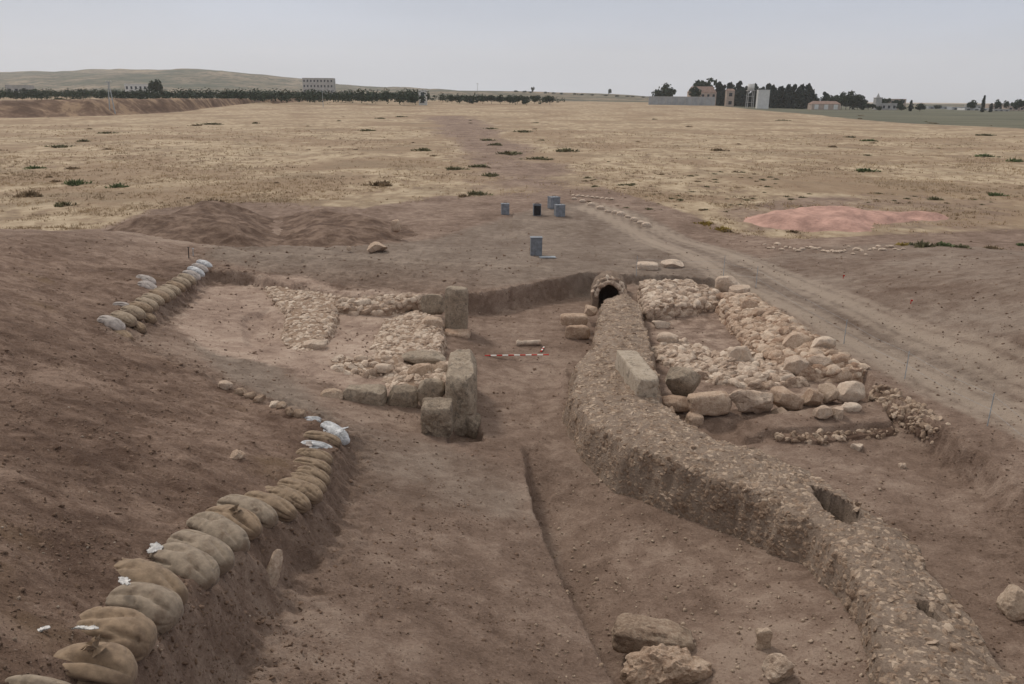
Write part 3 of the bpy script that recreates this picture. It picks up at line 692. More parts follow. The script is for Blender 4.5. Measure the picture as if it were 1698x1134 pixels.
wall('paved_wall', 'pale crumbling wall top on the left side of the left room', 'wall stub', [(440,470,.74),(490,470,.78),(545,482,.8),(556,492,.78),(552,525,.72),(542,555,.66),(512,585,.6),(476,592,.62),(470,550,.66),(478,520,.68),(455,495,.72)], .22, .3, .045, 'lime', 'limedirt', .03, 1300, (.05, .2), .35, (1.2, .9, .5), seed=27, proto=2, sink=.25, bed=True, rough=.04)
wall('cobbled_floor', 'patch of closely set cream cobbles in the left room', 'cobbled floor', [(640,530,.52),(690,516,.54),(728,528,.58),(732,560,.6),(728,585,.6),(690,598,.56),(640,602,.54),(612,595,.52),(622,560,.52)], .15, .3, .04, 'lime', 'limedirt', .04, 1100, (.08, .2), .4, (1.1, .95, .55), seed=28, proto=2, sink=.25, bed=True, rough=.03)
wall('rubble_wall', 'low line of pale rubble along the front of the left room', 'rubble wall', [(556,596,.66),(610,594,.66),(665,594,.66),(668,608,.54),(640,618,.54),(600,628,.54),(556,624,.54)], .14, .3, .04, 'lime', 'limedirt', .03, 200, (.08, .3), .5, (1.15, .85, .65), seed=29, proto=2, sink=.0, rough=.04)
wall('rubble_wall', 'rubble packing between the front row and the cobbled floor, left of the long gate block', 'rubble wall', [(640,610,.52),(690,606,.56),(742,604,.58),(744,634,.56),(700,642,.5),(636,646,.44)], .12, .4, .045, 'lime', 'limedirt', .05, 420, (.08, .3), .5, (1.1, .9, .7), seed=31, proto=2, sink=.2, bed=True)
# ---------------------------------------------------------------- dressed blocks and boulders
tag(rock('standing_stone', (0, 0, 0), (1, 1, 1)), 'x', 'x'); bpy.data.objects.remove(bpy.data.objects['standing_stone'])
block('standing_stone', 'tall upright grey stone slab at the back of the passage, on a flat base stone', 'standing stone', 737, 775, 478, 553, .12, .55, -.04, 11, 9, 4, .04, 'grey_lime', .45, (.02, .02))
block('base_stone', 'flat brown base stone under the tall upright slab', 'base stone', 733, 778, 553, 571, -.04, .75, -.04, 12, 6, 4, .05, 'ochre', .25)
block('gate_block', 'long grey-topped gate block beside the passage, tall mass down to its pit', 'stone block', 737, 790, 628, 732, -.24, 2.75, .03, 13, 8, 5, .07, 'grey_lime', .5, fine=.04)
_z = hit(722, 726)[2]-.12
block('footing_stone', 'rough brown footing stone in the pit on the left of the long gate block', 'footing stone', 697, 750, 678, 730, _z, .9, .02, 14, 9, 2, .08, 'grey_lime', .25, fine=.04)
block('footing_stone', 'low projecting footing stone at the right foot of the long gate block', 'footing stone', 772, 797, 700, 732, -.22, .8, .0, 114, 5, 7, .08, 'grey_lime', .15, fine=.03)
block('boulder', 'dark squarish boulder left of the tall upright slab', 'boulder', 697, 739, 490, 523, .42, .62, .05, 15, 3.2, 9, .1, 'grey_lime', .4)
block('boulder', 'small pale rounded boulder between the back rubble wall and the dark squarish boulder', 'boulder', 681, 699, 490, 507, .55, .35, 0, 16, 2.4, 6, .1, 'lime', .5, sub=3)
block('stone_slab', 'flat grey slab at the right edge of the cobbled floor', 'stone slab', 664, 742, 592, 606, .5, .8, .08, 17, 4, 8, .08, 'grey_lime', .5)
block('stone_slab', 'pale pinkish slab between the cobbled floor and the tall upright slab', 'stone slab', 700, 734, 528, 545, .5, .6, .0, 57, 4, 8, .08, 'ochre', .6)
block('stone_block', 'squared block with a pale top in the front row of the left room', 'stone block', 568, 638, 648, 682, .38, .6, -.02, 18, 7, 6, .05, 'grey_lime', .45)
block('stone_block', 'rough dark block in the middle of the left front row', 'stone block', 636, 694, 646, 684, .3, .55, .04, 19, 3.6, 9, .1, 'grey_lime', .25)
block('boulder', 'upright rounded boulder leaning on the left side of the long gate block', 'boulder', 692, 738, 634, 684, .35, .6, 0, 20, 3, 9, .09, 'grey_lime', .5)
block('boulder', 'small brown rounded stone behind the upright leaning boulder', 'boulder', 676, 718, 608, 632, .42, .5, .1, 21, 3.6, 10, .12, 'ochre', .4)
block('boulder', 'small dark stone wedged against the long gate block', 'boulder', 718, 744, 606, 628, .42, .4, .1, 22, 3.6, 10, .12, 'rubble', .6, sub=3)
block('stone_block', 'low half-buried stone at the left end of the front row', 'stone block', 528, 570, 652, 669, .6, .5, 0, 23, 3.4, 8, .1, 'rubble', .6)
block('stone_slab', 'pale triangular slab at the lower end of the left wall stub', 'stone slab', 503, 542, 565, 582, .52, .5, .2, 24, 3, 9, .06, 'lime', .6, sub=3)
block('stone_slab', 'small flat pale stone on the left front rubble', 'stone slab', 618, 652, 606, 620, .56, .3, -.1, 25, 3, 7, .06, 'lime', .8, sub=3)
block('stone_block', 'large long pale ashlar block standing tilted on the drain', 'stone block', 1053, 1093, 628, 676, .66, 2.4, .1, 26, 14, 2, .02, 'grey_lime', .95, (.0, .04))
block('stone_block', 'big grey weathered block beside the long pale ashlar block', 'stone block', 1097, 1158, 618, 658, .55, .75, -.3, 27, 3.6, 10, .09, 'grey_lime', .35)
block('stone_block', 'long smooth beige block in the right front row', 'stone block', 1143, 1217, 657, 690, .42, .5, .12, 28, 4.5, 7, .07, 'ochre', .5)
block('stone_block', 'knobbly pale block right of the long smooth beige block', 'stone block', 1215, 1290, 652, 688, .5, .6, .1, 29, 4.2, 12, .16, 'lime', .4, fine=.05)
block('boulder', 'rounded tan boulder in the middle of the right front row', 'boulder', 1286, 1338, 651, 682, .55, .6, .1, 30, 4.2, 11, .12, 'ochre', .45)
block('boulder', 'brown boulder just right of the rounded tan boulder', 'boulder', 1334, 1368, 648, 676, .6, .5, .1, 31, 4.2, 11, .122, 'ochre', .35)
block('boulder', 'narrow brown stone before the whitish end block', 'boulder', 1366, 1396, 644, 672, .62, .5, .1, 32, 4.2, 11, .122, 'rubble', .8)
block('stone_block', 'whitish wedge-shaped block at the right end of the front row', 'stone block', 1392, 1450, 640, 670, .66, .55, .3, 33, 3.2, 9, .1, 'lime', .75)
block('stone_block', 'brown stone under the big grey weathered block', 'stone block', 1098, 1146, 664, 684, .35, .5, .05, 34, 3.6, 8, .1, 'ochre', .25)
block('stone_block', 'squared brown stone low beside the drain, below the long beige block', 'stone block', 1142, 1168, 690, 708, .25, .4, .1, 35, 4.5, 6, .08, 'ochre', .4, sub=3)
block('boulder', 'small dark stone under the rounded tan boulder', 'boulder', 1284, 1310, 682, 698, .42, .4, .1, 36, 3.6, 10, .122, 'rubble', .6, sub=3)
block('boulder', 'knobbly pale stone on the ledge below the right front row', 'boulder', 1354, 1384, 678, 699, .68, .4, .1, 37, 3.8, 11, .145, 'lime', .35, sub=3)
block('boulder', 'rounded pale stone, right one of the two on the ledge', 'boulder', 1380, 1406, 678, 698, .68, .4, -.1, 38, 3.8, 11, .143, 'lime', .45, sub=3)
block('stone_slab', 'white plaster slab lying below the whitish wedge-shaped block', 'stone slab', 1396, 1432, 672, 684, .74, .35, .1, 39, 3, 7, .06, 'lime', 1.0, sub=3)
block('stone_block', 'big cream corner block at the back end of the broad wall', 'stone block', 1190, 1230, 462, 488, .8, .8, 0, 40, 3.4, 9, .1, 'lime', .6)
block('boulder', 'cream boulder beside the big corner block', 'boulder', 1212, 1254, 476, 494, .8, .6, .1, 41, 4.2, 11, .122, 'lime', .5)
block('stone_slab', 'leaning reddish slab on the outer edge of the broad wall, nearest its back end', 'stone slab', 1232, 1262, 500, 515, .9, .35, .4, 42, 3, 8, .08, 'ochre', .3, (.3, .1), sub=3)
block('stone_slab', 'leaning reddish slab second from the back on the outer edge of the broad wall', 'stone slab', 1248, 1280, 514, 528, .9, .35, .4, 43, 3, 8, .08, 'ochre', .35, (.3, .1), sub=3)
block('boulder', 'large orange-tan lump in the middle of the broad wall', 'boulder', 1300, 1352, 556, 580, .85, .6, .2, 44, 3.8, 11, .142, 'ochre', .55)
block('boulder', 'chalky white lump on the outer edge of the broad wall', 'boulder', 1348, 1392, 562, 586, .9, .5, .2, 45, 3.8, 11, .142, 'lime', .9)
block('boulder', 'grey-white plaster lump at the inner end of the broad wall', 'boulder', 1212, 1258, 578, 612, .5, .6, .2, 46, 2.5, 10, .16, 'lime', .7)
block('boulder', 'reddish angular stone at the near tip of the broad wall', 'boulder', 1380, 1424, 590, 612, .82, .5, .3, 47, 3, 9, .1, 'ochre', .3)
block('boulder', 'cream rounded stone low in the broad wall, facing the front row', 'boulder', 1300, 1346, 594, 622, .7, .5, .1, 58, 3.8, 11, .143, 'lime', .5)
block('boulder', 'tan stone in the near half of the broad wall beside the reddish angular stone', 'boulder', 1340, 1384, 594, 618, .74, .5, .1, 59, 3.8, 11, .143, 'lime', .4)
block('stone_slab', 'flat white stone on the sandy floor of the right room', 'stone slab', 1080, 1112, 533, 544, .44, .3, -.1, 48, 3, 7, .06, 'lime', .8, sub=3)
block('stone_slab', 'pale slab tipped on the rubble floor behind the grey weathered block', 'stone slab', 1088, 1130, 556, 576, .5, .5, -.2, 49, 3, 8, .08, 'lime', .6, (.1, .05), sub=3)
block('step_stone', 'upper pale step stone left of the drain', 'step stone', 930, 976, 524, 540, .22, .55, .05, 50, 4.5, 7, .08, 'ochre', .4)
block('step_stone', 'lower brown step stone left of the drain', 'step stone', 938, 980, 542, 563, -.02, .4, .05, 51, 4, 8, .1, 'ochre', .25)
block('step_stone', 'small pale stone between the step stones and the drain', 'step stone', 966, 992, 508, 524, .3, .5, .05, 52, 3.2, 8, .1, 'ochre', .5, sub=3)
block('stone_slab', 'squared white slab lying near the drain mouth, left of the pointed one', 'stone slab', 1056, 1092, 438, 449, .78, .8, -.1, 53, 5, 6, .05, 'lime', .7)
block('stone_slab', 'pointed white slab lying on the ground by the track', 'stone slab', 1104, 1142, 434, 446, .8, .9, .3, 54, 2.6, 7, .06, 'lime', .75)
block('boulder', 'pale angular rock lying on the bare ground before the spoil heap', 'boulder', 603, 636, 404, 420, .85, .8, -.3, 55, 3, 9, .1, 'ochre', .55)
block('boulder', 'small pale pillar-like rock standing at the right end of the spoil heap', 'boulder', 646, 664, 365, 385, .9, .5, 0, 56, 4, 7, .1, 'ochre', .5, sub=3)
block('boulder', 'little round stone left of the pale angular rock', 'boulder', 573, 582, 407, 415, .9, .25, 0, 60, 2.2, 5, .1, 'ochre', .6, sub=2)
# foreground stones in the channel
def gstone(name, label, cat, x0, x1, yt, yb, depth, rz, seed, box, m, tint, tilt=(0, 0), sub=5, rough=.1, z=None, fine=.03, sink=.06):
    g = hit((x0+x1)/2, yb-2); return block(name, label, cat, x0, x1, yt, yb, g[2] if z is None else z, depth, rz, seed, box, 9, rough, m, tint, tilt, None, fine, sink, sub=sub)
gstone('boulder', 'long flat-topped brown boulder at the bottom of the channel', 'boulder', 1008, 1152, 1054, 1096, .5, -.22, 171, 5, 'rubble_big', .6, (.03, .05), sink=.03)
gstone('boulder', 'pitted orange-brown boulder at the bottom edge of the picture', 'boulder', 1032, 1188, 1098, 1150, .5, .1, 72, 2.8, 'ochre', .4, fine=.06, rough=.18)
gstone('boulder', 'round pale pinkish boulder at the bottom edge, under the upright chip', 'boulder', 1270, 1326, 1100, 1136, .3, 0, 73, 2.3, 'lime', .45)
gstone('stone_chip', 'small squarish pale stone standing on the channel floor', 'stone', 1254, 1281, 1047, 1077, .12, .1, 74, 5, 'rubble', .95, sub=4)
gstone('boulder', 'grey boulder at the right edge of the picture beyond the drain', 'boulder', 1674, 1716, 992, 1034, .45, 0, 75, 2.6, 'rubble', .9)
gstone('stone_chip', 'pale elongated stone stuck in the cut face under the sandbags', 'stone', 444, 466, 922, 975, .14, .2, 76, 3, 'lime', .35, (-.5, .3), sub=4, sink=.1)
gstone('stone_chip', 'white stone on the right trench floor near the stone edging', 'stone', 1412, 1436, 738, 748, .25, 0, 77, 3, 'lime', .85, sub=3)
gstone('stone_chip', 'small pale stone on the right trench floor before the holed drain', 'stone', 1492, 1506, 770, 778, .15, 0, 78, 3, 'lime', .55, sub=3)
gstone('stone_chip', 'pinkish stone half sunk in the left slope above the white sandbag', 'stone', 380, 404, 752, 763, .2, 0, 79, 3, 'ochre', .55, sub=3)
# row of edging stones leading to the sandbags
for i, (x, y, wd, hh, tn, lb) in enumerate([(374,640,24,14,.55,'pale rounded stone at the far end of the stone row on the left slope'), (396,651,20,9,.4,'flat brown stone next after the pale rounded one in the stone row'), (408,657,18,9,.3,'flat dark stone in the middle of the stone row, left of the white-topped one'),
        (427,663,18,10,.25,'dark stone touching the white-topped one in the stone row'), (449,671,20,9,.9,'white-topped stone in the row on the left slope'), (466,674,18,8,.5,'thin flat stone past the white-topped one in the stone row'), (482,684,16,12,.15,'dark lump in the stone row near the white sandbags'), (498,686,20,14,.3,'darkish round stone next to the white sandbags')]):
    g = hit(x, y+hh/2); block('edging_stone', lb, 'edging stone', x-wd/2, x+wd/2, y-hh*.35, y+hh/2, g[2], .28, random.uniform(-.4, .4), 300+i, 2.8, 7, .1, 'lime' if tn > .5 else 'rubble', tn, sub=3)
# white kerb stones along the track
kb = [(952,331),(966,335),(981,341),(996,346),(1008,352),(1020,354),(1030,357),(1041,361),(1052,366),(1063,371),(1072,375)]
proto = rock('kerb_stone', (0, 0, 0), (.5, .32, .26), 0, 91, 3.4, 6, .1, 3, 'lime', (0, 0), .7)
for i, (x, y) in enumerate(kb):
    o = proto if i == 0 else proto.copy()
    if i: COL.objects.link(o)
    g = hit(x, y); o.location = g+np.array([0, 0, .08]); o.rotation_euler = (0, 0, -.6+random.uniform(-.4, .4)); s = random.uniform(.7, 1.25); o.scale = (s, s*random.uniform(.8, 1.2), s*random.uniform(.7, 1.1))
    tag(o, 'white kerb stone in the row along the left edge of the track', 'kerb stone', 'white kerb stones lining the track')
for i in range(9):
    o = proto.copy(); COL.objects.link(o); g = hit(950+i*8, 325+i*.8); o.location = g+np.array([0, 0, .05]); o.scale = (.8, .8, .7); o.rotation_euler = (0, 0, random.uniform(0, 3))
    tag(o, 'small white kerb stone in the short row at the far end of the track', 'kerb stone', 'far short row of kerb stones')
for i in range(34):
    t = i/33; o = proto.copy(); COL.objects.link(o); x = 1268+t*230; g = hit(x, 408+12*math.sin(t*2.5)*random.uniform(.2, 1)+random.uniform(-3, 5)); o.location = g+np.array([0, 0, .03])
    s = random.uniform(.4, .9); o.scale = (s, s, s*.8); o.rotation_euler = (0, 0, random.uniform(0, 3))
    tag(o, 'pale loose stone scattered on the bare ground below the pink gravel', 'loose stone', 'loose stones below the pink gravel')
# ---------------------------------------------------------------- sandbags
def bag_mesh(L, Wd, H, seed, kind='round', nu=64, nv=72):
    """sack lying along +X, head end at +X; kind: round, tied (gathered head), ear (flat pinched tail)"""
    r = np.random.default_rng(seed)
    u = (1-np.cos(np.linspace(0, math.pi, nu)))/2; v = np.linspace(0, 2*math.pi, nv, endpoint=False)
    UU, VV = np.meshgrid(u, v, indexing='ij'); x = (UU-.5)*L
    e = np.abs(2*UU-1); prof = np.clip(1-e**3.2, 0, 1)**(1/2.4)
    wy = Wd/2*prof; hzv = H/2*prof
    if kind == 'ear':
        tl = np.clip((.34-UU)/.34, 0, 1); wy = np.maximum(wy, 0)*(1-tl) + tl*Wd*.36*(1+.25*tl); hzv = hzv*(1-tl)+tl*.018
    if kind == 'tied':
        hd = np.clip((.26-UU)/.26, 0, 1); wy = wy*(1-.25*hd); hzv = hzv*(1-.25*hd)
    c = np.cos(VV); s = np.sin(VV)
    y = wy*np.sign(c)*np.abs(c)**.85; z = hzv*np.where(s < 0, np.sign(s)*np.abs(s)**.55*.8, np.abs(s)**.95*1.1)
    ph = r.uniform(0, 6); k = r.integers(5, 8)
    crs = lambda q: -(1-np.abs(np.sin(q)))**3                            # narrow valleys between smooth cloth folds
    hw = np.clip((1-UU)*L/(.2 if kind != 'tied' else .34), 0, 1); tw = np.clip(UU*L/.3, 0, 1)
    hw = np.clip((1-UU)*L/(.3 if kind != 'tied' else .42), 0, 1); tw = np.clip(UU*L/.42, 0, 1)
    fold = crs(k*VV/2*1.0+ph+.5*np.sin(VV*2+ph)+.9*hw)*np.sin(hw*math.pi)**.8*(.04 if kind != 'tied' else .075)
    tailf = crs((k+1)*VV/2+ph*2+1.1*tw)*np.sin(tw*math.pi)**.8*.055
    p = np.stack([x, y, z], -1).reshape(-1, 3)
    cr = np.abs(fbm3(p*np.array([1.5, 1, 1])+seed*1.7, 6.5, 3, seed)); cr2 = fbm3(p+seed, 3.2, 3, seed+2)
    nrm = np.stack([np.zeros_like(x), c, s], -1).reshape(-1, 3)
    dip = -.024*np.clip(.07-cr, 0, .07)/.07*sm(-.1, .25, cr2)
    p = p + nrm*(fold.ravel()+tailf.ravel()+(.02*cr2+dip))[:, None]
    xx = p[:, 0]/L; p[:, 2] -= .23*L*np.clip(xx, 0, 1)**1.7             # the head droops over the edge
    p[:, 2] += H/2*.72
    id_ = np.arange(nu*nv).reshape(nu, nv); nxt = np.roll(id_, -1, 1)
    q = np.stack([id_[:-1], nxt[:-1], nxt[1:], id_[1:]], -1).reshape(-1, 4)
    return p, q
def tie_mesh(L, Wd, H, seed):              # the gathered, string-tied neck of a sack
    n = 26; V = []; rows = 9
    for j in range(rows):
        t = j/(rows-1); rad = (.06*(1-t/.4)**1.2+.017 if t < .4 else .017+.05*((t-.4)/.6)**.8)
        for i in range(n):
            a = 2*math.pi*i/n; g = 1+.32*math.sin(7*a+seed)*(.3+t)
            V.append((t*.085, math.cos(a)*rad*g*.75, math.sin(a)*rad*g*.75))
    id_ = np.arange(rows*n).reshape(rows, n); nxt = np.roll(id_, -1, 1)
    return np.array(V), np.stack([id_[:-1], nxt[:-1], nxt[1:], id_[1:]], -1).reshape(-1, 4)
def sandbag(tail, head, wpx, label, m='jute', kind='round', seed=1, group=None, lift=0, hf=.69, zc=None):
    cx, cy = (tail[0]+head[0])/2, (tail[1]+head[1])/2
    g = hit(cx, cy+wpx*.16, hu) if zc is None else P(cx, cy+wpx*.16, zc)
    wpx *= 1.17; a = P(*tail, g[2]+.12); b = P(*head, g[2]+.12); d = (b-a)*1.16; L = float(np.clip(np.hypot(d[0], d[1]), .42, .86))
    pm = ppm(g); Wd = float(np.clip(wpx/pm, .26, .52)); H = Wd*hf
    p, q = bag_mesh(L, Wd, H, seed, kind); nu = 44 if wpx > 30 else 44
    o = mesh_np('sandbag', p, [q], [M[m]]); mid = (a+b)/2
    o.location = (mid[0], mid[1], g[2]-.06+lift); o.rotation_euler = (random.uniform(-.08, .08), random.uniform(.04, .16), math.atan2(d[1], d[0]))
    tag(o, label, 'sandbag', group or 'sandbags along the near trench edge')
    if kind == 'tied':
        tv, tf = tie_mesh(L, Wd, H, seed); tv[:, 0] += L*.30; tv[:, 2] += H*.98
        # neck lies on top of the sack, pointing back from the gathered seam
        c_, s_ = math.cos(.9), math.sin(.9); tv2 = tv.copy(); tv2[:, 0] -= L*.30; tv2[:, 2] -= H*.98
        tv2 = np.stack([-tv2[:, 0]*c_+tv2[:, 2]*s_, tv2[:, 1], tv2[:, 0]*s_*.7+tv2[:, 2]*c_], -1)+np.array([L*.1, 0, H*.9])
        mesh_np('tied_neck', tv2, [tf], [M[m]], o)
    return o
B = sandbag
B((-10,1128),(120,1138), 70, 'beige sandbag cut off by the bottom left corner of the picture', 'jute_grey', 'round', 1)
B((75,1098),(205,1092), 92, 'plump beige sandbag with a gathered neck, nearest whole one to the camera', 'jute', 'tied', 2)
B((120,1040),(240,1036), 84, 'big beige sandbag with long folds, second from the bottom left corner', 'jute', 'round', 3)
B((185,990),(285,1000), 78, 'beige sandbag topped by a white plastic scrap, below the tan eared one', 'jute_grey', 'round', 4)
B((160,930),(308,968), 62, 'tan sandbag with a pointed ear sticking out to the left', 'jute_tan', 'ear', 5)
B((262,915),(342,945), 66, 'patched grey-beige sandbag just behind the tan eared one', 'jute_grey', 'round', 6)
B((290,890),(370,918), 58, 'beige sandbag behind the patched grey-beige one, beside the white rag', 'jute_grey', 'round', 7)
B((322,862),(394,892), 56, 'smooth grey-beige sandbag below the starry tied one', 'jute_grey', 'round', 8)
B((345,846),(420,866), 50, 'sandbag with a star of folds round its tied neck, middle of the row', 'jute', 'tied', 9)
B((368,830),(447,848), 46, 'pale sandbag with a smooth rounded end, between the starry one and the tan ones', 'jute_grey', 'round', 10)
B((410,818),(482,836), 36, 'tan wrinkled sandbag right next to the pale smooth one', 'jute_tan', 'round', 11)
B((438,806),(506,824), 34, 'tan wrinkled sandbag second after the pale smooth one', 'jute_tan', 'ear', 12)
B((466,796),(526,812), 34, 'tan sandbag at the outer bend of the row, with its end hanging over the cut', 'jute_tan', 'round', 13)
B((478,786),(534,798), 30, 'tan sandbag just past the outer bend of the row', 'jute_tan', 'round', 14)
B((484,774),(540,784), 30, 'tan sandbag third below the white-edged tube', 'jute_tan', 'ear', 15)
B((490,760),(543,768), 28, 'tan sandbag second below the white-edged tube', 'jute_tan', 'round', 16)
B((494,746),(546,752), 28, 'tan sandbag directly below the white-edged tube', 'jute_tan', 'round', 17)
B((500,731),(550,735), 22, 'narrow white plastic sandbag bent like a tube at the far end of the row', 'plastic', 'round', 18)
B((506,719),(560,722), 26, 'tan sandbag between the two white ones at the far end of the row', 'jute_tan', 'round', 19)
B((538,700),(571,718), 24, 'bluish white sandbag hanging over the corner of the cut', 'plastic', 'round', 20)
B((504,694),(532,692), 22, 'rounded white sandbag next to the stone row', 'plastic', 'round', 21)
far_row = [(183,532,'pale','first'),(204,524,'tan',''),(220,514,'tan',''),(232,507,'tan',''),(242,500,'tan',''),(253,493,'tan',''),(263,487,'tan',''),(273,482,'tan',''),(282,477,'tan',''),(291,471,'tan',''),(300,464,'tan',''),(309,458,'tan',''),(317,452,'white',''),(324,446,'white',''),(331,440,'white',''),(338,434,'white','')]
FG = 'sandbags of the far left row'
for i, (x, y, k, _) in enumerate(far_row):
    dx = 20-.5*i; lb = {'pale': 'pinkish pale sandbag at the near end of the far left row', 'tan': 'tan sandbag in the middle of the far left row', 'white': 'bluish white sandbag at the far end of the far left row'}[k]
    B((x-dx, y-dx*.12), (x+dx, y+dx*.22), max(12, 22-.7*i), lb, {'pale': 'pale_sack', 'tan': 'dusty_sack' if i % 3 else 'jute', 'white': 'plastic' if i % 2 else 'pale_sack'}[k], 'round', 40+i, FG+(' (tan)' if k == 'tan' else ' (white)' if k == 'white' else ''), 0, .8)
for i, (x, y) in enumerate([(200,540),(222,526),(240,512)]):
    B((x-20, y-3), (x+16, y+5), 20, 'beige sandbag in the lower layer at the near end of the far left row', 'jute', 'round', 70+i, 'lower layer sandbags of the far left row', -.16, .7)
B((228,458),(254,462), 16, 'white sack lying alone on the slope above the far left row', 'pale_sack', 'round', 81, FG+' strays')
B((230,468),(256,474), 18, 'greyish sack in front of the lone white one above the far left row', 'pale_sack', 'round', 82, FG+' strays')
B((188,500),(214,500), 12, 'half-buried whitish sack above the near end of the far left row', 'pale_sack', 'round', 83, FG+' strays')
# scraps of white plastic lying on the bags
def scrap(px, py, wpx, hpx, label, seed, lift=.27, m='scrap'):
    g = hit(px, py+12, hu); pm = ppm(g); a = wpx/pm; n = 16
    X, Y = np.meshgrid(np.linspace(-.5, .5, n), np.linspace(-.5, .5, n), indexing='ij'); rr = np.hypot(X, Y)*2
    lim = .7+.6*fbm(np.cos(np.arctan2(Y, X))*1.3+seed, np.sin(np.arctan2(Y, X))*1.3, 3, seed)
    sc_ = np.minimum(1, lim/np.maximum(rr, 1e-3)); X = X*sc_; Y = Y*sc_
    Z = .07*a*fbm(X*4+seed, Y*4, 3, seed)-.22*a*np.abs(X)**1.5
    v = np.stack([X*a*1.1, Y*a*hpx/wpx*2.0, Z+.05*a*np.abs(fbm(X*7+seed, Y*3, 2, seed+9))], -1).reshape(-1, 3); id_ = np.arange(n*n).reshape(n, n)
    q = np.stack([id_[:-1, :-1], id_[1:, :-1], id_[1:, 1:], id_[:-1, 1:]], -1).reshape(-1, 4)
    o = mesh_np('plastic_scrap', v, [q], [M[m]]); md = o.modifiers.new('thick', 'SOLIDIFY'); md.thickness = .006
    c = P(px, py, g[2]+lift); o.location = c; o.rotation_euler = (.25, .1, seed); tag(o, label, 'plastic scrap', 'white plastic scraps on the sandbags')
scrap(258, 908, 34, 16, 'crumpled white plastic rag beside the patched sandbag', 1, .1)
scrap(207, 962, 36, 10, 'white plastic strip on the sandbag below the tan eared one', 2, .28)
scrap(140, 1040, 44, 8, 'thin white plastic strip on top of the nearest whole sandbag', 3, .30)
scrap(70, 1043, 20, 12, 'small white plastic scrap on the soil left of the nearest whole sandbag', 4, .08)
scrap(565, 712, 16, 14, 'torn bluish plastic flap at the corner of the far sandbags', 5, .2, 'plastic')
scrap(512, 736, 18, 8, 'pinkish white plastic knot beside the white tube-like sandbag', 6, .22, 'pale_sack')
# ---------------------------------------------------------------- survey rod and carved stone
def rod(px0, px1, py0, py1, z, n, name, label, w_=.05):
    a = P(px0, py0, z); b = P(px1, py1, z); d = b-a; L = np.linalg.norm(d); bm = bmesh.new()
    for i in range(n): add_box(bm, (L*(i+.5)/n, 0, 0), (L/n*.999, w_, .022), mi=i % 2)
    o = bm_obj(name, bm, [M['red'], M['white']]); o.location = a; o.rotation_euler = (0, 0, math.atan2(d[1], d[0])); tag(o, label, 'survey rod')
g = hit(855, 589); gz = max(hit(x_, 589)[2] for x_ in range(804, 912, 6))
rod(804, 910, 589.5, 588, gz+.012, 11, 'survey_rod', 'long red and white banded survey rod lying across the passage floor')
rod(897, 902, 583, 575, max(hit(899, 583)[2], hit(901, 576)[2])+.015, 4, 'survey_rod', 'short red and white survey rod lying end-on behind the long one', .045)
def carved():
    a = hit(856, 573); b = hit(897, 572); d = b-a; L = np.linalg.norm(d); bm = bmesh.new()
    prof = [(0, .07), (.05, .105), (.1, .11), (.14, .085), (.2, .07), (.5, .075), (.85, .085), (.97, .09), (1, .07)]
    n = 20; rings = []
    for t, r_ in prof:
        rings.append([bm.verts.new((t*L, math.cos(2*math.pi*i/n)*r_, math.sin(2*math.pi*i/n)*r_)) for i in range(n)])
    for p, q in zip(rings[:-1], rings[1:]):
        for i in range(n): bm.faces.new((p[i], p[(i+1) % n], q[(i+1) % n], q[i]))
    bm.faces.new(rings[0][::-1]); bm.faces.new(rings[-1])
    o = bm_obj('column_piece', bm, M['lime'], None, True); o.location = (a[0], a[1], a[2]+.09); o.rotation_euler = (0, 0, math.atan2(d[1], d[0]))
    at = o.data.attributes.new('tint', 'FLOAT', 'POINT'); at.data.foreach_set('value', np.full(len(o.data.vertices), .75, np.float32))
    tag(o, 'small white carved column piece lying on the passage floor', 'column piece')
carved()
# ---------------------------------------------------------------- tins and boxes on the bare ground
def tin(x0, x1, yt, yb, label, rz=.2, seed=1, open_front=False):
    b = hit((x0+x1)/2, yb); wd = (x1-x0)/ppm(b)*.86; h = z_at((x0+x1)/2, yt, b)-b[2]
    r = empty('tin_can', (b[0], b[1]+wd/2, b[2]-.02), rz)
    bm = bmesh.new(); add_box(bm, (0, 0, h/2), (wd, wd, h), bev=.02); bm_obj('body', bm, M['metal'], r)
    bm = bmesh.new()
    for s in (-1, 1):
        add_box(bm, (0, s*(wd/2), h+.004), (wd+.04, .025, .03)); add_box(bm, (s*(wd/2), 0, h+.006), (.025, wd-.02, .03))
    bm_obj('rim', bm, M['metal'], r)
    bm = bmesh.new(); add_box(bm, (0, 0, h+.001), (wd-.06, wd-.06, .012)); bm_obj('lid', bm, M['dark_in' if open_front else 'metal'], r)
    bm = bmesh.new()
    for k in (.33, .66): add_box(bm, (0, 0, h*k), (wd+.012, wd+.012, .018))
    bm_obj('ribs', bm, M['metal'], r)
    bm = bmesh.new(); pts = [(-wd*.2, 0, h+.01), (-wd*.15, 0, h+.09), (wd*.15, 0, h+.09), (wd*.2, 0, h+.01)]
    for p, q in zip(pts[:-1], pts[1:]): add_tube(bm, p, q, .009)
    bm_obj('handle', bm, M['dark_in'], r)
    if open_front:
        bm = bmesh.new(); add_box(bm, (0, -wd/2-.004, h*.5), (wd*.86, .012, h*.84)); bm_obj('inside_shade', bm, M['dark_in'], r)  # flat dark panel paints the shade inside the open front
    tag(r, label, 'tin can', 'square tins on the bare ground')
tin(830, 845, 338, 356, 'grey square tin standing alone on the left of the group of tins', .1)
tin(883, 898, 339, 358, 'square tin with its open front painted dark as shade in the middle of the group of tins', .05, 2, True)
tin(909, 928, 327, 346, 'grey square tin standing farthest back in the group of tins', .35, 3)
tin(919, 937, 340, 360, 'grey square tin in front of the farthest one, rightmost of the group', .2, 4)
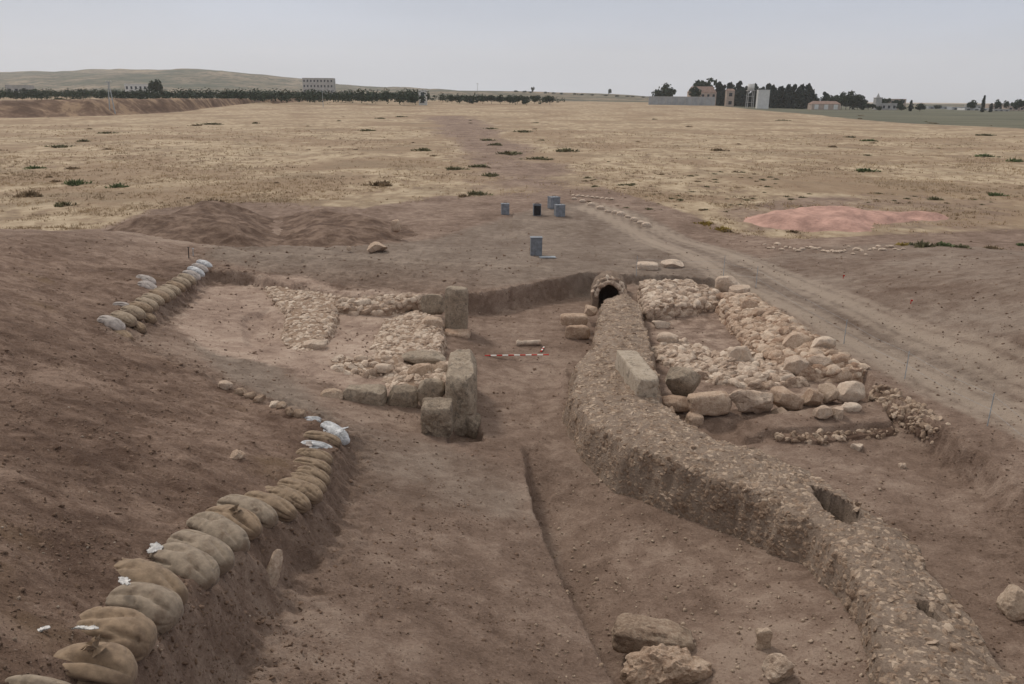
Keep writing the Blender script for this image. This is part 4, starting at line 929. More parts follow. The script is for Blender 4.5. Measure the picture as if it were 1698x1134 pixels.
def box():
    b = hit(889, 424); wd = 19/ppm(b); h = z_at(889, 394, b)-b[2]; r = empty('metal_box', (b[0], b[1]+.2, b[2]-.02), .05)
    bm = bmesh.new(); add_box(bm, (0, 0, h/2), (wd, .4, h), bev=.015); bm_obj('body', bm, M['metal'], r)
    bm = bmesh.new()
    for k in range(5): add_box(bm, (-wd*.38+wd*.19*k, -.204, h*.5), (wd*.05, .016, h*.9))
    bm_obj('ribs', bm, M['metal'], r)
    bm = bmesh.new(); add_box(bm, (0, 0, h+.008), (wd+.04, .44, .03), bev=.006); bm_obj('top_plate', bm, M['metal'], r)
    tag(r, 'tall grey ribbed metal box standing on the bare ground before the tins', 'metal box')
    g = hit(908, 427); bm = bmesh.new(); add_box(bm, (0, 0, .02), (.75, .4, .03), bev=.008)
    add_box(bm, (0, -.2, .035), (.75, .02, .03))
    o = bm_obj('metal_sheet', bm, M['post']); o.location = g; o.rotation_euler = (0, 0, .1); tag(o, 'flat pale metal sheet lying at the foot of the ribbed box', 'metal sheet')
box()
# ---------------------------------------------------------------- fence posts and pegs
def fence():
    ps = [(1055,456,424),(1199,462,424),(1253,477,441),(1399,570,530),(1500,628,582),(1637,706,652),(1745,790,725)]
    ws = [P(x, y, hz(*hit(x, y)[:2])) for x, y, _ in ps]
    r = empty('wire_fence', ws[0]); o0 = Vector(ws[0])
    for (x, y, t), p in zip(ps, ws):
        bm = bmesh.new(); h = max(.75, z_at(x, t, p)-p[2]); q = Vector(p)-o0; add_tube(bm, q-Vector((0, 0, .15)), q+Vector((random.uniform(-.02, .02), 0, h)), .011, .01, 6); bm_obj('post', bm, M['post'], r)
    for h in (.38, .7):
        bm = bmesh.new()
        for p, q in zip(ws[:-1], ws[1:]):
            a = Vector(p)-o0+Vector((0, 0, h)); b = Vector(q)-o0+Vector((0, 0, h)); m_ = (a+b)/2-Vector((0, 0, .06)); add_tube(bm, a, m_, .0022, n=4); add_tube(bm, m_, b, .0022, n=4)
        bm_obj('wire', bm, M['post'], r)
    tag(r, 'thin wire fence on slender pale posts along the near side of the track', 'fence')
fence()
for x, y, t, lb in [(313, 428, 410, 'thin dark iron stake beside the far end of the left sandbag row'), (320, 424, 412, 'short pale stake behind the dark iron one')]:
    p = hit(x, y); bm = bmesh.new(); h = z_at(x, t, p)-p[2]; add_tube(bm, (0, 0, -.1), (.03, 0, h), .022, .018, 8); add_box(bm, (.03, 0, h), (.07, .07, .02))
    o = bm_obj('stake', bm, M['dark_in' if t == 410 else 'post']); o.location = p; tag(o, lb, 'stake')
for x, y, lb in [(1398, 462, 'small red marker peg on the bare ground right of the track, farther one'), (1510, 504, 'small red marker peg on the bare ground right of the track, nearer one')]:
    p = hit(x, y); bm = bmesh.new(); add_tube(bm, (0, 0, -.05), (0, 0, .14), .014, .014, 8); add_box(bm, (.02, 0, .12), (.07, .02, .05))
    o = bm_obj('marker_peg', bm, M['red']); o.location = p; tag(o, lb, 'marker peg', 'red marker pegs')
# ---------------------------------------------------------------- weeds
def weed_mesh(seed, n=170, hr=.5, spread=1.0):
    r = np.random.default_rng(seed); V = []; Fq = []
    for i in range(n):
        a = r.uniform(0, 2*math.pi); rad = r.random()**.6*spread; lobe = .7+.45*math.sin(a*3+seed)+.2*math.sin(a*7+seed*2)
        b = np.array([math.cos(a)*rad*lobe*.8, math.sin(a)*rad*lobe*.8, 0]); hgt = hr*(1.1-rad**2*.8)*r.uniform(.4, 1.25)
        lean = np.array([math.cos(a), math.sin(a), 0])*r.uniform(0, .35)+r.normal(0, .12, 3)*[1, 1, 0]
        s = r.normal(size=3)*[1, 1, .3]; s = s/np.linalg.norm(s)*r.uniform(.035, .085)
        t = b+lean*hgt*1.4+[0, 0, hgt]; m_ = (b+t)/2+r.normal(0, .03, 3)
        k = len(V); V += [b-s*.5, b+s*.5, m_+s, t, m_-s]; Fq += [(k, k+1, k+2), (k, k+2, k+4), (k+4, k+2, k+3)]
    return np.array(V), np.array(Fq)
WP = {}
for kname in ('weed', 'weed_green', 'weed_dry', 'weed_yellow'):
    for sd in range(3):
        v, f = weed_mesh(sd*7+3); o = mesh_np('weed_tuft', v, [f], [M[kname]], smooth=False); WP[kname, sd] = o; o['_p'] = 1
used_p = set()
def weed(px, py, wpx, kind, label, group=None, hk=1.0):
    g = hit(px, py); s = wpx/ppm(g)/1.5; k = (kind, random.randrange(3)); src = WP[k]
    if k in used_p: o = src.copy(); COL.objects.link(o)
    else: o = src; used_p.add(k); del o['_p']
    o.name = 'weed_tuft'; o.location = g-np.array([0, 0, .03]); o.rotation_euler = (0, 0, random.uniform(0, 6.3)); o.scale = (s, s, min(s*.62, .8)*hk*random.uniform(.8, 1.2)); tag(o, label, 'weed', group); return o
BW = [(350,206,42,'weed','olive weed patch on the left plain below the earth bank'),(325,209,24,'weed_dry','brownish weed left of the olive patch below the earth bank'),(607,217,32,'weed','dark olive weed in the middle of the left plain'),(631,197,18,'weed','small upper weed, left of a twin, far on the middle plain'),(664,194,20,'weed','small upper weed, right of a twin, far on the middle plain'),
 (868,219,32,'weed','dark flat weed right of the worn spur'),(813,214,26,'weed','olive weed right at the upper spur, left of the dark flat one'),(702,250,32,'weed','olive weed left of the worn spur, on its own'),(755,281,40,'weed','wide olive weed left of the worn spur, beside a paler twin'),(795,277,36,'weed','olive weed at the edge of the spur, right of the wide one'),(814,292,30,'weed','olive weed on the lower spur below the pair'),
 (808,233,28,'weed','olive weed on the spur, uppermost of a string of three'),(822,241,26,'weed','olive weed on the spur, middle of a string of three'),(846,256,44,'weed','large greyish olive weed on the spur, lowest of a string of three'),(890,264,50,'weed','long low weed crossing the right side of the spur'),(938,251,42,'weed','brownish olive weed right of the spur on the plain'),
 (126,306,44,'weed_green','bright green weed near the left edge of the plain'),(194,311,32,'weed_green','dull green weed right of the bright green one'),(56,280,38,'weed_green','green weed at the far left edge of the plain'),(176,221,30,'weed','flat olive weed upper left on the plain'),(100,244,44,'weed','long thin weed streak on the left plain'),(140,235,22,'weed','small olive weed above the long streak on the left'),
 (1441,234,28,'weed_green','green weed on the right plain, right one of two'),(1410,228,20,'weed','small olive weed left of the green one on the right plain'),(1434,284,38,'weed_green','broad green weed in the middle of the right plain'),(1633,260,40,'weed_green','large dark green weed near the right edge of the plain'),(1683,268,26,'weed_green','weed at the very right edge beside the large dark green one'),(1634,225,30,'weed','olive weed near the right edge, high on the plain'),(1297,200,26,'weed','flat olive weed below the dark green strip'),
 (120,280,22,'weed_dry','brown scrubby weed above the bright green one'),(50,325,42,'weed_dry','straggly grey-brown weed at the left edge'),(792,323,42,'weed','wide olive weed at the foot of the plain before the tins'),(768,326,20,'weed_dry','brown tuft left of the wide olive weed before the tins'),(630,307,46,'weed_dry','long brownish weed on the lower left plain'),(354,338,40,'weed_dry','brownish weed behind the spoil heap'),(105,341,34,'weed','olive weed behind the left end of the spoil heap'),
 (1652,324,32,'weed_green','green weed on the right beyond the pink gravel'),(1549,331,28,'weed','olive weed beyond the right half of the pink gravel'),(1190,250,30,'weed_dry','brown weed streak in the right plain'),(1500,407,30,'weed_yellow','yellow weed clump below the pink gravel'),(1530,409,44,'weed','dark olive weed clump right of the yellow one below the pink gravel'),(1566,408,40,'weed_green','dark green weed clump in the line below the pink gravel'),(1596,411,34,'weed','olive weed at the right end of the line below the pink gravel'),(1645,412,30,'weed_dry','dark low weed right of the line below the pink gravel'),(1694,407,22,'weed_green','green weed cut by the right edge below the pink gravel'),
 (1170,372,34,'weed_yellow','yellowish weed along the far side of the track, left one'),(1196,381,34,'weed_yellow','yellow-brown weed along the far side of the track, right one'),(1316,385,26,'weed_dry','brown tuft in front of the pink gravel'),(1207,384,20,'weed_dry','small brown weed by the end of the yellow weeds'),(92,302,20,'weed_dry','small dry weed left of the bright green one')]
for b in BW: weed(b[0], b[1], b[2], b[3], b[4], 'weeds on the plain')
r2 = np.random.default_rng(5)
for i in range(92):
    px = r2.uniform(965, 1290); py = r2.uniform(285, 352); 
    if py > 318+(px-965)*.1+28: continue
    weed(px, py, r2.uniform(6, 15), 'weed' if r2.random() < .6 else 'weed_dry', 'small dark weed tuft right of the spur above the track', 'small weeds right of the spur')
for i in range(60):
    px = r2.uniform(-30, 1740); py = 192+r2.random()**1.3*145
    if 720 < px < 960 and py > 240: continue
    weed(px, py, r2.uniform(5, 14)*(.6+py/500), 'weed_dry' if r2.random() < .6 else 'weed', 'little dry brown weed tuft scattered on the straw plain', 'little weeds on the straw plain')
for i in range(26):
    weed(r2.uniform(1230, 1690), r2.uniform(318, 343), r2.uniform(7, 16), 'weed', 'small olive weed tuft beyond the pink gravel', 'small weeds beyond the pink gravel')
for k, o in WP.items():
    if k not in used_p: bpy.data.objects.remove(o)
# dry grass: uncountable blades over the plain
def grass():
    n = 60000; px = r2.uniform(-150, 1850, n); t = r2.random(n); py = 196+t**.9*195
    d = np.array([ray(0, 0)]); R3 = MWn
    dirs = np.stack([(px-849)/F, -(py-567)/F, -np.ones(n)], -1) @ R3.T
    tt = (PLAIN-7.8)/dirs[:, 2]; x = dirs[:, 0]*tt; y = dirs[:, 1]*tt
    fx = np.searchsorted(xs, x).clip(1, nx-1); fy = np.searchsorted(ys, y).clip(1, ny-1); g = gl[fy, fx]
    nz = fbm(x/9, y/9, 4, 77); nz2 = fbm(x/2.2, y/1.6, 3, 79); keep = (g*(.45+1.3*nz+1.0*nz2) > r2.random(n)*.9) & (y < 190); x = x[keep]; y = y[keep]; n = len(x); z = hfun(x, y)
    D = np.hypot(x, y); s = (.06+.07*r2.random(n))*(1+D/140); V = []; k = 4
    a = r2.uniform(0, 6.28, (n, k)); b = np.stack([np.repeat(x[:, None], k, 1), np.repeat(y[:, None], k, 1), np.repeat(z[:, None], k, 1)-.02], -1)
    off = r2.normal(0, .55, (n, k, 2))*s[:, None, None]; b[..., :2] += off
    wv = np.stack([np.cos(a), np.sin(a), np.zeros_like(a)], -1)*s[:, None, None]*.2
    tip = b + np.stack([r2.normal(0, .5, (n, k)), r2.normal(0, .5, (n, k)), .5+.7*r2.random((n, k))], -1)*s[:, None, None]
    v = np.stack([b-wv, b+wv, tip], 2).reshape(-1, 3); f = np.arange(len(v)).reshape(-1, 3)
    o = mesh_np('dry_grass', v, [f], [M['straw']], smooth=False); tag(o, 'dry straw-coloured grass covering the plain', 'dry grass', kind='stuff')
grass()
# pebbles and soil clods: uncountable
def litter(name, n, px_rng, py_rng, sz, m, label, cat, pw=2.5, dens=None, squash=.7, sink=.25, tints=None):
    px = r2.uniform(*px_rng, n); py = r2.uniform(*py_rng, n); pts = []
    dirs = np.stack([(px-849)/F, -(py-567)/F, -np.ones(n)], -1) @ MWn.T
    # march all rays together on the prepared sheet
    x = np.zeros(n); y = np.zeros(n); done = np.zeros(n, bool); t = np.full(n, 3.0)
    for _ in range(900):
        X = dirs[:, 0]*t; Y = dirs[:, 1]*t; ix = np.searchsorted(xs, X).clip(0, nx-1); iy = np.searchsorted(ys, Y).clip(0, ny-1)
        h = GZ[iy, ix]; dn = (~done) & (7.8+dirs[:, 2]*t < h); x[dn] = X[dn]; y[dn] = Y[dn]; done |= dn; t = np.where(done, t, t+.05)
        if done.all() or t.max() > 50: break
    x = x[done]+r2.normal(0, .03, done.sum()); y = y[done]+r2.normal(0, .03, done.sum())
    if dens is not None: k = r2.random(len(x)) < dens(x, y); x = x[k]; y = y[k]
    ix = np.searchsorted(xs, x).clip(1, nx-1); iy = np.searchsorted(ys, y).clip(1, ny-1)
    fx = (x-xs[ix-1])/(xs[ix]-xs[ix-1]); fy = (y-ys[iy-1])/(ys[iy]-ys[iy-1])
    z = (GZ[iy-1, ix-1]*(1-fx)+GZ[iy-1, ix]*fx)*(1-fy)+(GZ[iy, ix-1]*(1-fx)+GZ[iy, ix]*fx)*fy
    D = np.hypot(x, y); s = (sz[0]+(sz[1]-sz[0])*r2.random(len(x))**pw)*(.45+D/22)
    sc = s[:, None]*np.stack([.8+.5*r2.random(len(x)), .7+.4*r2.random(len(x)), squash*(.7+.5*r2.random(len(x)))], -1)
    pos = np.stack([x, y, z+sc[:, 2]*(1-2*sink)*.6], -1); tn = r2.random(len(x))**2 if tints is None else tints(len(x))
    v, f, tt = scatter(pos, sc, PROTO1, 1, .35, None, tn)
    tag(mesh_np(name, v, [f], [M[m]], tint=tt), label, cat, kind='stuff')
litter('pebbles', 12000, (-60, 1760), (400, 1180), (.006, .026), 'pebble', 'small pebbles and chips strewn over the excavated soil', 'pebbles', 3, None, .7, .2)
litter('pebbles', 420, (890, 1470), (790, 1130), (.02, .05), 'rubble', 'pale stones scattered on the channel floor', 'pebbles', 2, None, .7, .2, lambda n: .45+.55*r2.random(n))
litter('soil_clods', 11000, (-60, 900), (380, 1180), (.01, .05), 'clod', 'crumbly brown soil clods on the tell slope and cut faces', 'soil clods', 3.5, lambda x, y: np.clip(.45+1.6*fbm(x*.8, y*.8, 3, 5), .05, 1), .5, .55)
litter('soil_clods', 5000, (850, 1760), (400, 1180), (.01, .04), 'clod', 'crumbly brown soil clods on the right side of the dig', 'soil clods', 3.5, lambda x, y: np.clip(.45+1.6*fbm(x*.8, y*.8, 3, 6), .05, 1), .5, .55)
# ---------------------------------------------------------------- far trees
def crown(seed, n, shape):
    r = np.random.default_rng(seed); V = []; Fc = []
    lobes = []
    if shape == 'broad': lobes = [(r.normal(0, .22), r.normal(0, .22), .58+r.normal(0, .13), r.uniform(.2, .34)) for _ in range(9)]
    if shape == 'pine': lobes = [(r.normal(0, .07), r.normal(0, .07), z, (.25*(1-z)**.55+.05)*r.uniform(.75, 1.25)) for z in np.linspace(.1, .95, 12)]
    if shape == 'cypress': lobes = [(r.normal(0, .012), r.normal(0, .012), z, .095*min(1, (1-z)*2.6+.15)*r.uniform(.85, 1.15)) for z in np.linspace(.07, .97, 14)]
    for i in range(n):
        lx, ly, lz, lr = lobes[r.integers(len(lobes))]; d = r.normal(size=3); d /= np.linalg.norm(d); rad = lr*r.uniform(.55, 1.08)
        c = np.array([lx, ly, lz])+d*rad*[1, 1, .85]
        s = r.uniform(.04, .085)*(1 if shape != 'cypress' else .6); u = r.normal(size=3); u /= np.linalg.norm(u); w_ = np.cross(d, u); w_ /= np.linalg.norm(w_)+1e-6; u = np.cross(w_, d)*.6+d*.5
        k = len(V); V += [c-u*s-w_*s*.6, c+w_*s, c+u*s*1.3, c-w_*s]; Fc.append((k, k+1, k+2, k+3))
    return np.array(V), np.array(Fc)
TP = {}
def tree_proto(shape, sd):
    m = 'leaf' if shape == 'broad' else 'leaf_dark'
    r = empty('tree', (0, 0, 0)); v, f = crown(sd, 780 if shape != 'cypress' else 420, shape); mesh_np('crown', v, [f], [M[m]], r, smooth=False)
    bm = bmesh.new(); add_tube(bm, (0, 0, -.02), (0, 0, .75 if shape != 'broad' else .45), .022, .008, 7)
    if shape == 'broad':
        for a in (0, 2.1, 4.2): add_tube(bm, (0, 0, .3), (.2*math.cos(a), .2*math.sin(a), .6), .013, .005, 5)
    bm_obj('trunk', bm, M['bark'], r); return r
NM = {'broad': 'broadleaf_tree', 'pine': 'conifer_tree', 'cypress': 'cypress_tree'}
for sh in NM:
    for sd in range(3): TP[sh, sd] = [tree_proto(sh, sd*5+1), False]
def ground_far(x, y): return float(up_z(np.array([x]), np.array([y]))[0])
def tree(px, yt, wpx, D, shape, label, group, zb=None):
    p = PD(px, yt, D); z = ground_far(p[0], D)-.3 if zb is None else zb; h = p[2]-z; k = (shape, random.randrange(3)); pr = TP[k]
    if pr[1]: o = copy_tree(pr[0])
    else: o = pr[0]; pr[1] = True
    o.name = NM[shape]; wd = wpx/ppm(p); base = {'broad': .95, 'pine': .52, 'cypress': .2}[shape]
    o.location = (p[0], D, z); o.rotation_euler = (0, 0, random.uniform(0, 6)); sx = wd/base; o.scale = (sx, sx, h); tag(o, label, 'tree', group); return o
tree(1104, 141, 27, 640, 'broad', 'round dark tree standing alone at the left end of the bluish wall', 'trees of the farmstead')
tree(1095, 148, 16, 650, 'broad', 'smaller tree against the left side of the lone round dark tree', 'trees of the farmstead')
tree(1168, 129, 34, 660, 'broad', 'tallest broad dark tree behind the pinkish house', 'trees of the farmstead')
tree(1153, 143, 20, 585, 'broad', 'lower tree in front of the left end of the pinkish house', 'trees of the farmstead')
tree(1192, 137, 18, 640, 'pine', 'dark conifer just right of the pinkish house', 'trees of the farmstead')
tree(1201, 142, 13, 650, 'pine', 'shorter conifer between the pinkish house and the orange tower house', 'trees of the farmstead')
tree(1215, 139, 17, 665, 'pine', 'conifer rising behind the orange tower house', 'trees of the farmstead')
tree(1227, 136, 17, 640, 'pine', 'tall conifer between the orange tower house and the water tower', 'trees of the farmstead')
tree(1237, 144, 14, 645, 'pine', 'conifer directly left of the water tower', 'trees of the farmstead')
tree(1254, 140, 17, 665, 'pine', 'conifer behind the water tower and the white billboard-like block', 'trees of the farmstead')
tree(1265, 145, 12, 665, 'pine', 'conifer peeping over the white block', 'trees of the farmstead')
tree(1277, 140, 20, 655, 'pine', 'dark conifer at the right edge of the white block', 'trees of the farmstead')
for x, t, wd in [(1286,143,13),(1299,145,17),(1307,141,13),(1317,141,15),(1325,145,15),(1333,142,13),(1341,140,15),(1347,150,12),(1312,150,18),(1330,152,18),(1292,152,16)]:
    tree(x, t, wd, 620+random.uniform(-15, 15), 'pine', 'dark conifer in the dense clump right of the white block', 'conifers of the dense clump')
tree(1369, 153, 13, 640, 'pine', 'single pointed conifer behind the low house with white doors', 'trees of the farmstead')
tree(1354, 159, 10, 650, 'pine', 'small conifer left of the single pointed one', 'trees of the farmstead')
for x, t, wd in [(1384,157,20),(1398,155,22),(1412,153,24),(1425,156,20),(1405,160,26),(1430,164,16)]:
    tree(x, t, wd, 600+random.uniform(-10, 10), 'broad', 'tree in the broad dark grove right of the low house', 'trees of the broad grove')
tree(1441, 171, 18, 590, 'broad', 'pale green bush beside the broad grove', 'trees of the village')
tree(1468, 161, 18, 640, 'broad', 'greyish tree right of the pointed tower', 'trees of the village')
tree(1496, 174, 13, 560, 'broad', 'small dark bush in front of the village houses', 'trees of the village')
tree(1459, 176, 10, 560, 'broad', 'small bush at the foot of the pointed tower', 'trees of the village')
tree(1490, 164, 16, 640, 'broad', 'tree with a flat crown beside the reddish village house', 'trees of the village')
tree(1512, 166, 6, 560, 'cypress', 'slim cypress left of the grey bush', 'trees of the village')
tree(1527, 172, 19, 560, 'broad', 'grey-green bush right of the slim cypress', 'trees of the village')
tree(1614, 167, 16, 640, 'broad', 'round tree standing left of the tall slim cypress', 'trees of the village')
tree(1633, 158, 6, 560, 'cypress', 'tall slim cypress near the right edge', 'trees of the village')
tree(1645, 171, 6, 560, 'cypress', 'short cypress right of the tall slim one', 'trees of the village')
tree(1655, 166, 11, 620, 'broad', 'narrow tree right of the short cypress', 'trees of the village')
tree(1670, 166, 7, 620, 'broad', 'thin tree between the narrow one and the right edge', 'trees of the village')
tree(1693, 164, 20, 600, 'broad', 'dark tree at the right edge of the picture', 'trees of the village')
tree(1684, 168, 12, 610, 'broad', 'smaller dark tree left of the one at the right edge', 'trees of the village')
tree(1556, 174, 12, 800, 'broad', 'tiny dark tree far off before the bluish rise', 'trees of the village')
tree(258, 131, 20, 560, 'broad', 'big dark tree right of the white house on the left', 'trees of the left side')
tree(50, 146, 22, 560, 'broad', 'dark tree at the far left beside the low grey building', 'trees of the left side')
tree(96, 162, 18, 300, 'broad', 'dark bush on top of the earth bank, left one', 'bushes on the earth bank', 5.0)
tree(112, 164, 12, 300, 'broad', 'small dark bush on top of the earth bank right beside the left one', 'bushes on the earth bank', 5.0)
for x, t in [(686,155),(706,154),(748,158),(762,157.5),(778,158),(800,158),(815,157),(830,158),(845,158.5),(858,157),(872,159),(886,157),(912,158)]:
    tree(x, t, random.uniform(12, 18), 520, 'broad', 'olive tree in the low row beyond the middle of the plain', 'olive trees beyond the plain')
for i in range(17):
    x = 850+i*17+random.uniform(-5, 5); tree(x, 149.5+i*.8, 6, 1100, 'broad', 'tiny tree in the far row on the rise', 'tiny trees on the far rise', 15-i*.4)
for x, t, lb in [(883,143.5,'single tiny tree standing up on the middle skyline'),(1012,147,'tiny bushy tree on the skyline left of the farmstead')]:
    tree(x, t, 5, 1400, 'broad', lb, 'single skyline trees', 16)
for pr in TP.values():
    if not pr[1]:
        for c in list(pr[0].children): bpy.data.objects.remove(c)
        bpy.data.objects.remove(pr[0])
def grove(name, label, specs, seed):       # a far wood that reads as one mass
    V = []; Fc = []; off = 0; r = np.random.default_rng(seed); protos = [crown(300+i, 90, 'broad') for i in range(4)]
    for (x0, x1, yt, yb, D0, D1, n) in specs:
        for i in range(n):
            D = r.uniform(D0, D1); px = r.uniform(x0, x1); p = PD(px, 160, D); z = ground_far(p[0], D)-.5; v, f = protos[r.integers(4)]; zt = PD(px, np.interp(px, [x0, x1], yt)+r.uniform(-1, 2.5), D)[2]
            h = max(3.5, zt-z)*r.uniform(.8, 1.1); wd = h*r.uniform(1.1, 1.7)
            q = v*[wd, wd, h*1.15]+[p[0], D, z]; V.append(q); Fc.append(f+off); off += len(v)
    o = mesh_np(name, np.concatenate(V), [np.concatenate(Fc)], [M['leaf']], smooth=False); tag(o, label, 'olive grove', kind='stuff')
grove('olive_grove', 'dark band of olive groves beyond the left plain', [(-250, 700, (151, 152), 0, 430, 620, 420), (-250, 330, (149, 149), 0, 600, 760, 160), (560, 930, (155, 160), 0, 480, 620, 70)], 4)
# ---------------------------------------------------------------- far buildings
def house(name, label, cat, x0, x1, yt, D, mw, roof='flat', nwin=(4, 2), depth=.6, rz=0, win='glass', group=None, roofm=None, wh=.42, zb=None):
    c = PD((x0+x1)/2, yt, D); wd = (x1-x0)/ppm(c); z = (ground_far(c[0], D)-.5) if zb is None else zb; h = c[2]-z; dp = wd*depth
    r = empty(name, (c[0], D+dp/2, z), rz); rh = min(h*.32, wd*.25) if roof == 'gable' else 0; hb = h-rh
    bm = bmesh.new(); add_box(bm, (0, 0, hb/2), (wd, dp, hb)); bm_obj('wall', bm, M[mw], r)
    bm = bmesh.new()
    if roof == 'gable':
        o_ = .25; vs = [bm.verts.new(q) for q in ((-wd/2-o_, -dp/2-o_, hb), (wd/2+o_, -dp/2-o_, hb), (wd/2+o_, dp/2+o_, hb), (-wd/2-o_, dp/2+o_, hb), (-wd/2+wd*.1, 0, h), (wd/2-wd*.1, 0, h))]
        for f in ((0, 1, 5, 4), (2, 3, 4, 5), (1, 2, 5), (3, 0, 4), (3, 2, 1, 0)): bm.faces.new([vs[i] for i in f])
    else:
        for s in (-1, 1):
            add_box(bm, (0, s*(dp/2+.02), hb+.25), (wd+.1, .3, .5)); add_box(bm, (s*(wd/2-.12), 0, hb+.22), (.3, dp-.3, .44))
        add_box(bm, (0, 0, hb+.05), (wd-.5, dp-.4, .1))
    bm_obj('roof', bm, M[roofm or ('roof' if roof == 'gable' else mw)], r)
    nc, nr = nwin
    for j in range(nr):
        for i in range(nc):
            bm = bmesh.new(); ww = wd/nc*.42; hh = hb/nr*wh; x = -wd/2+wd*(i+.5)/nc; zz = hb*(j+.5)/nr+hh*.08
            add_box(bm, (x, -dp/2-.02, zz), (ww, .12, hh)); wn = bm_obj('window', bm, M[win], r)
    tag(r, label, cat, group); return r
house('white_house', 'white two-storey house among olive groves on the left', 'house', 206, 251, 140, 640, 'wall_white', 'flat', (6, 2))
house('low_building', 'low grey building at the far left edge', 'house', 8, 44, 142, 640, 'wall_grey', 'flat', (3, 1))
house('apartment_block', 'long unfinished concrete block standing on the left skyline', 'building', 501, 552, 130, 900, 'wall_grey', 'flat', (9, 4), .35)
house('utility_hut', 'tiny white hut with a dark door in the middle of the far plain', 'hut', 694, 707, 150.5, 460, 'wall_white', 'flat', (1, 1), .8, wh=.7)
house('farm_house', 'pinkish farmhouse with a clay roof under the tallest tree', 'house', 1145, 1189, 143, 600, 'wall_pink', 'gable', (5, 2), .5)
house('tower_house', 'narrow orange-pink house between the conifers', 'house', 1206, 1219, 147, 600, 'wall_pink', 'gable', (1, 2), .8)
house('white_block', 'plain white upright block standing before the conifers', 'building', 1258, 1277, 150, 560, 'wall_white', 'flat', (1, 0), .5)
house('low_house', 'low pinkish house with white doors in front of the grove', 'house', 1347, 1395, 167.5, 580, 'wall_pink', 'gable', (3, 1), .4, win='wall_white', wh=.75)
house('village_house', 'reddish village house with a flat roof beside the pointed tower', 'house', 1476, 1503, 165, 660, 'wall_pink', 'flat', (3, 2))
house('village_house', 'pale village house low in front of the reddish one', 'house', 1462, 1488, 172, 620, 'wall_grey', 'flat', (3, 1))
for i, (a, b, t, D, mw, lb) in enumerate([(1580,1612,178,700,'wall_blue','long bluish village house left of the tall slim cypress'),(1606,1628,175,760,'wall_grey','grey village house right behind the long bluish one'),(1640,1664,174,700,'wall_pink','pinkish village house right of the tall slim cypress'),(1660,1682,172,760,'wall_grey','grey village house with a flat roof near the right edge'),(1600,1640,180,640,'wall_white','low whitish shed at the foot of the tall slim cypress'),(1672,1700,177,660,'wall_pink','reddish village house under the dark tree at the right edge'),(1540,1575,177,820,'wall_blue','small bluish village house far off, left end of the village'),(1648,1674,182,600,'wall_grey','low pale shed in front of the village near the right edge')]):
    house('village_house', lb, 'house', a, b, t, D, mw, 'flat', (3, 1))
def farm_wall():
    p0 = PD(1076, 160, 560); p1 = PD(1186, 161.5, 560); r = empty('boundary_wall', (p0[0], 560, ground_far(p0[0], 560)-.3)); L = p1[0]-p0[0]; h = p0[2]-r.location.z
    bm = bmesh.new(); add_box(bm, (L/2, 0, h/2), (L, .4, h)); bm_obj('wall', bm, M['wall_blue'], r)
    bm = bmesh.new(); add_box(bm, (L/2, 0, h+.1), (L+.2, .6, .2)); bm_obj('coping', bm, M['wall_grey'], r)
    for i in range(10): bm = bmesh.new(); add_box(bm, (L*(i+.5)/10, -.28, h*.5), (.5, .15, h)); bm_obj('pier', bm, M['wall_grey'], r)
    tag(r, 'long bluish boundary wall in front of the pinkish farmhouse', 'wall')
farm_wall()
def water_tower():
    p = PD(1246, 139, 560); z = ground_far(p[0], 560)-.3; h = p[2]-z; wd = 11/ppm(p); r = empty('water_tower', (p[0], 560, z))
    bm = bmesh.new(); add_tube(bm, (0, 0, h*.74), (0, 0, h), wd*.5, wd*.5, 16); bm_obj('tank', bm, M['wall_white'], r, True)
    bm = bmesh.new(); add_box(bm, (0, 0, h*.725), (wd*1.1, wd*1.1, h*.03)); bm_obj('platform', bm, M['wall_grey'], r)
    for sx in (-1, 1):
        for sy in (-1, 1): bm = bmesh.new(); add_tube(bm, (sx*wd*.45, sy*wd*.45, 0), (sx*wd*.4, sy*wd*.4, h*.71), .28, .25, 6); bm_obj('leg', bm, M['wall_grey'], r)
    bm = bmesh.new()
    for k in (.25, .5): add_box(bm, (0, -wd*.43, h*k), (wd*.85, .3, .3)); add_box(bm, (0, wd*.43, h*k), (wd*.85, .3, .3))
    bm_obj('brace', bm, M['wall_grey'], r); tag(r, 'water tower with a white tank on four legs among the conifers', 'water tower')
water_tower()
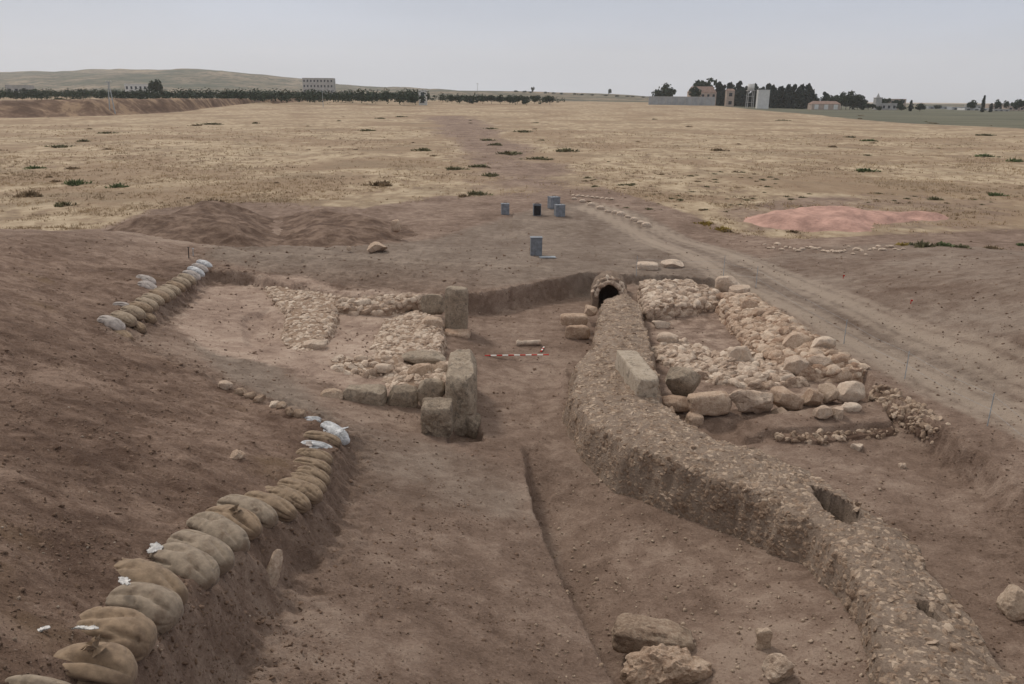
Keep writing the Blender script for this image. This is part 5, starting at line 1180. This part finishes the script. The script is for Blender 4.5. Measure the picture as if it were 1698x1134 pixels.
def spire():
    p = PD(1457, 154, 620); z = ground_far(p[0], 620)-.3; h = p[2]-z; wd = 6.5/ppm(p); r = empty('pointed_tower', (p[0], 620, z))
    bm = bmesh.new(); add_box(bm, (0, 0, h*.35), (wd*1.5, wd*1.5, h*.7)); bm_obj('shaft', bm, M['wall_grey'], r)
    bm = bmesh.new(); add_box(bm, (0, 0, h*.715), (wd*1.7, wd*1.7, h*.03)); bm_obj('balcony', bm, M['wall_grey'], r)
    bm = bmesh.new(); add_tube(bm, (0, 0, h*.73), (0, 0, h), wd*.5, .05, 10); bm_obj('spire', bm, M['wall_grey'], r); tag(r, 'slim tower with a pointed top at the edge of the village', 'tower')
spire()
def pole(x, yt, yb, label, aframe=False, m='wood', rad=.14):
    b = hit(x, yb); h = z_at(x, yt, b)-b[2]; r = empty('utility_pole', b)
    if aframe:
        for s in (-1, 1): bm = bmesh.new(); add_tube(bm, (s*.9, 0, -.3), (s*.12, 0, h*.97), .2, .12, 8); bm_obj('leg', bm, M[m], r)
        bm = bmesh.new(); add_box(bm, (0, 0, h*.45), (.95, .15, .18)); bm_obj('brace', bm, M[m], r)
    else: bm = bmesh.new(); add_tube(bm, (0, 0, -.3), (0, 0, h), rad*1.3, rad*.8, 8); bm_obj('shaft', bm, M[m], r)
    bm = bmesh.new(); add_box(bm, (0, 0, h*.97), (1.9, .14, .16)); bm_obj('crossarm', bm, M[m], r)
    bm = bmesh.new()
    for s in (-1, 0, 1): add_tube(bm, (s*.8, 0, h*.975+.07), (s*.8, 0, h*.975+.3), .06, .04, 6)
    bm_obj('insulators', bm, M['white'], r); tag(r, label, 'utility pole', 'utility poles')
pole(187, 134, 191, 'pale two-legged utility pole standing at the left earth bank', True, 'post')
pole(536, 147, 178, 'thin pale utility pole in front of the unfinished concrete block', False, 'post', .1)
pole(792, 138, 170, 'thin utility pole in the middle of the far plain', False, 'wood', .1)

# ---------------------------------------------------------------- haze
def haze():
    bm = bmesh.new(); add_box(bm, (0, 4400, 250), (11000, 10400, 505)); o = bm_obj('haze', bm, []); m = bpy.data.materials.new('haze_air'); m.use_nodes = True
    t = m.node_tree; t.nodes.clear(); ou = t.nodes.new('ShaderNodeOutputMaterial'); pv = t.nodes.new('ShaderNodeVolumePrincipled')
    pv.inputs['Color'].default_value = (.94, .965, 1, 1); pv.inputs['Density'].default_value = HAZE; pv.inputs['Anisotropy'].default_value = .2
    t.links.new(pv.outputs[0], ou.inputs['Volume']); o.data.materials.append(m); tag(o, 'thin pale haze over the far plain', 'haze', kind='stuff')
HAZE = .0001
haze()
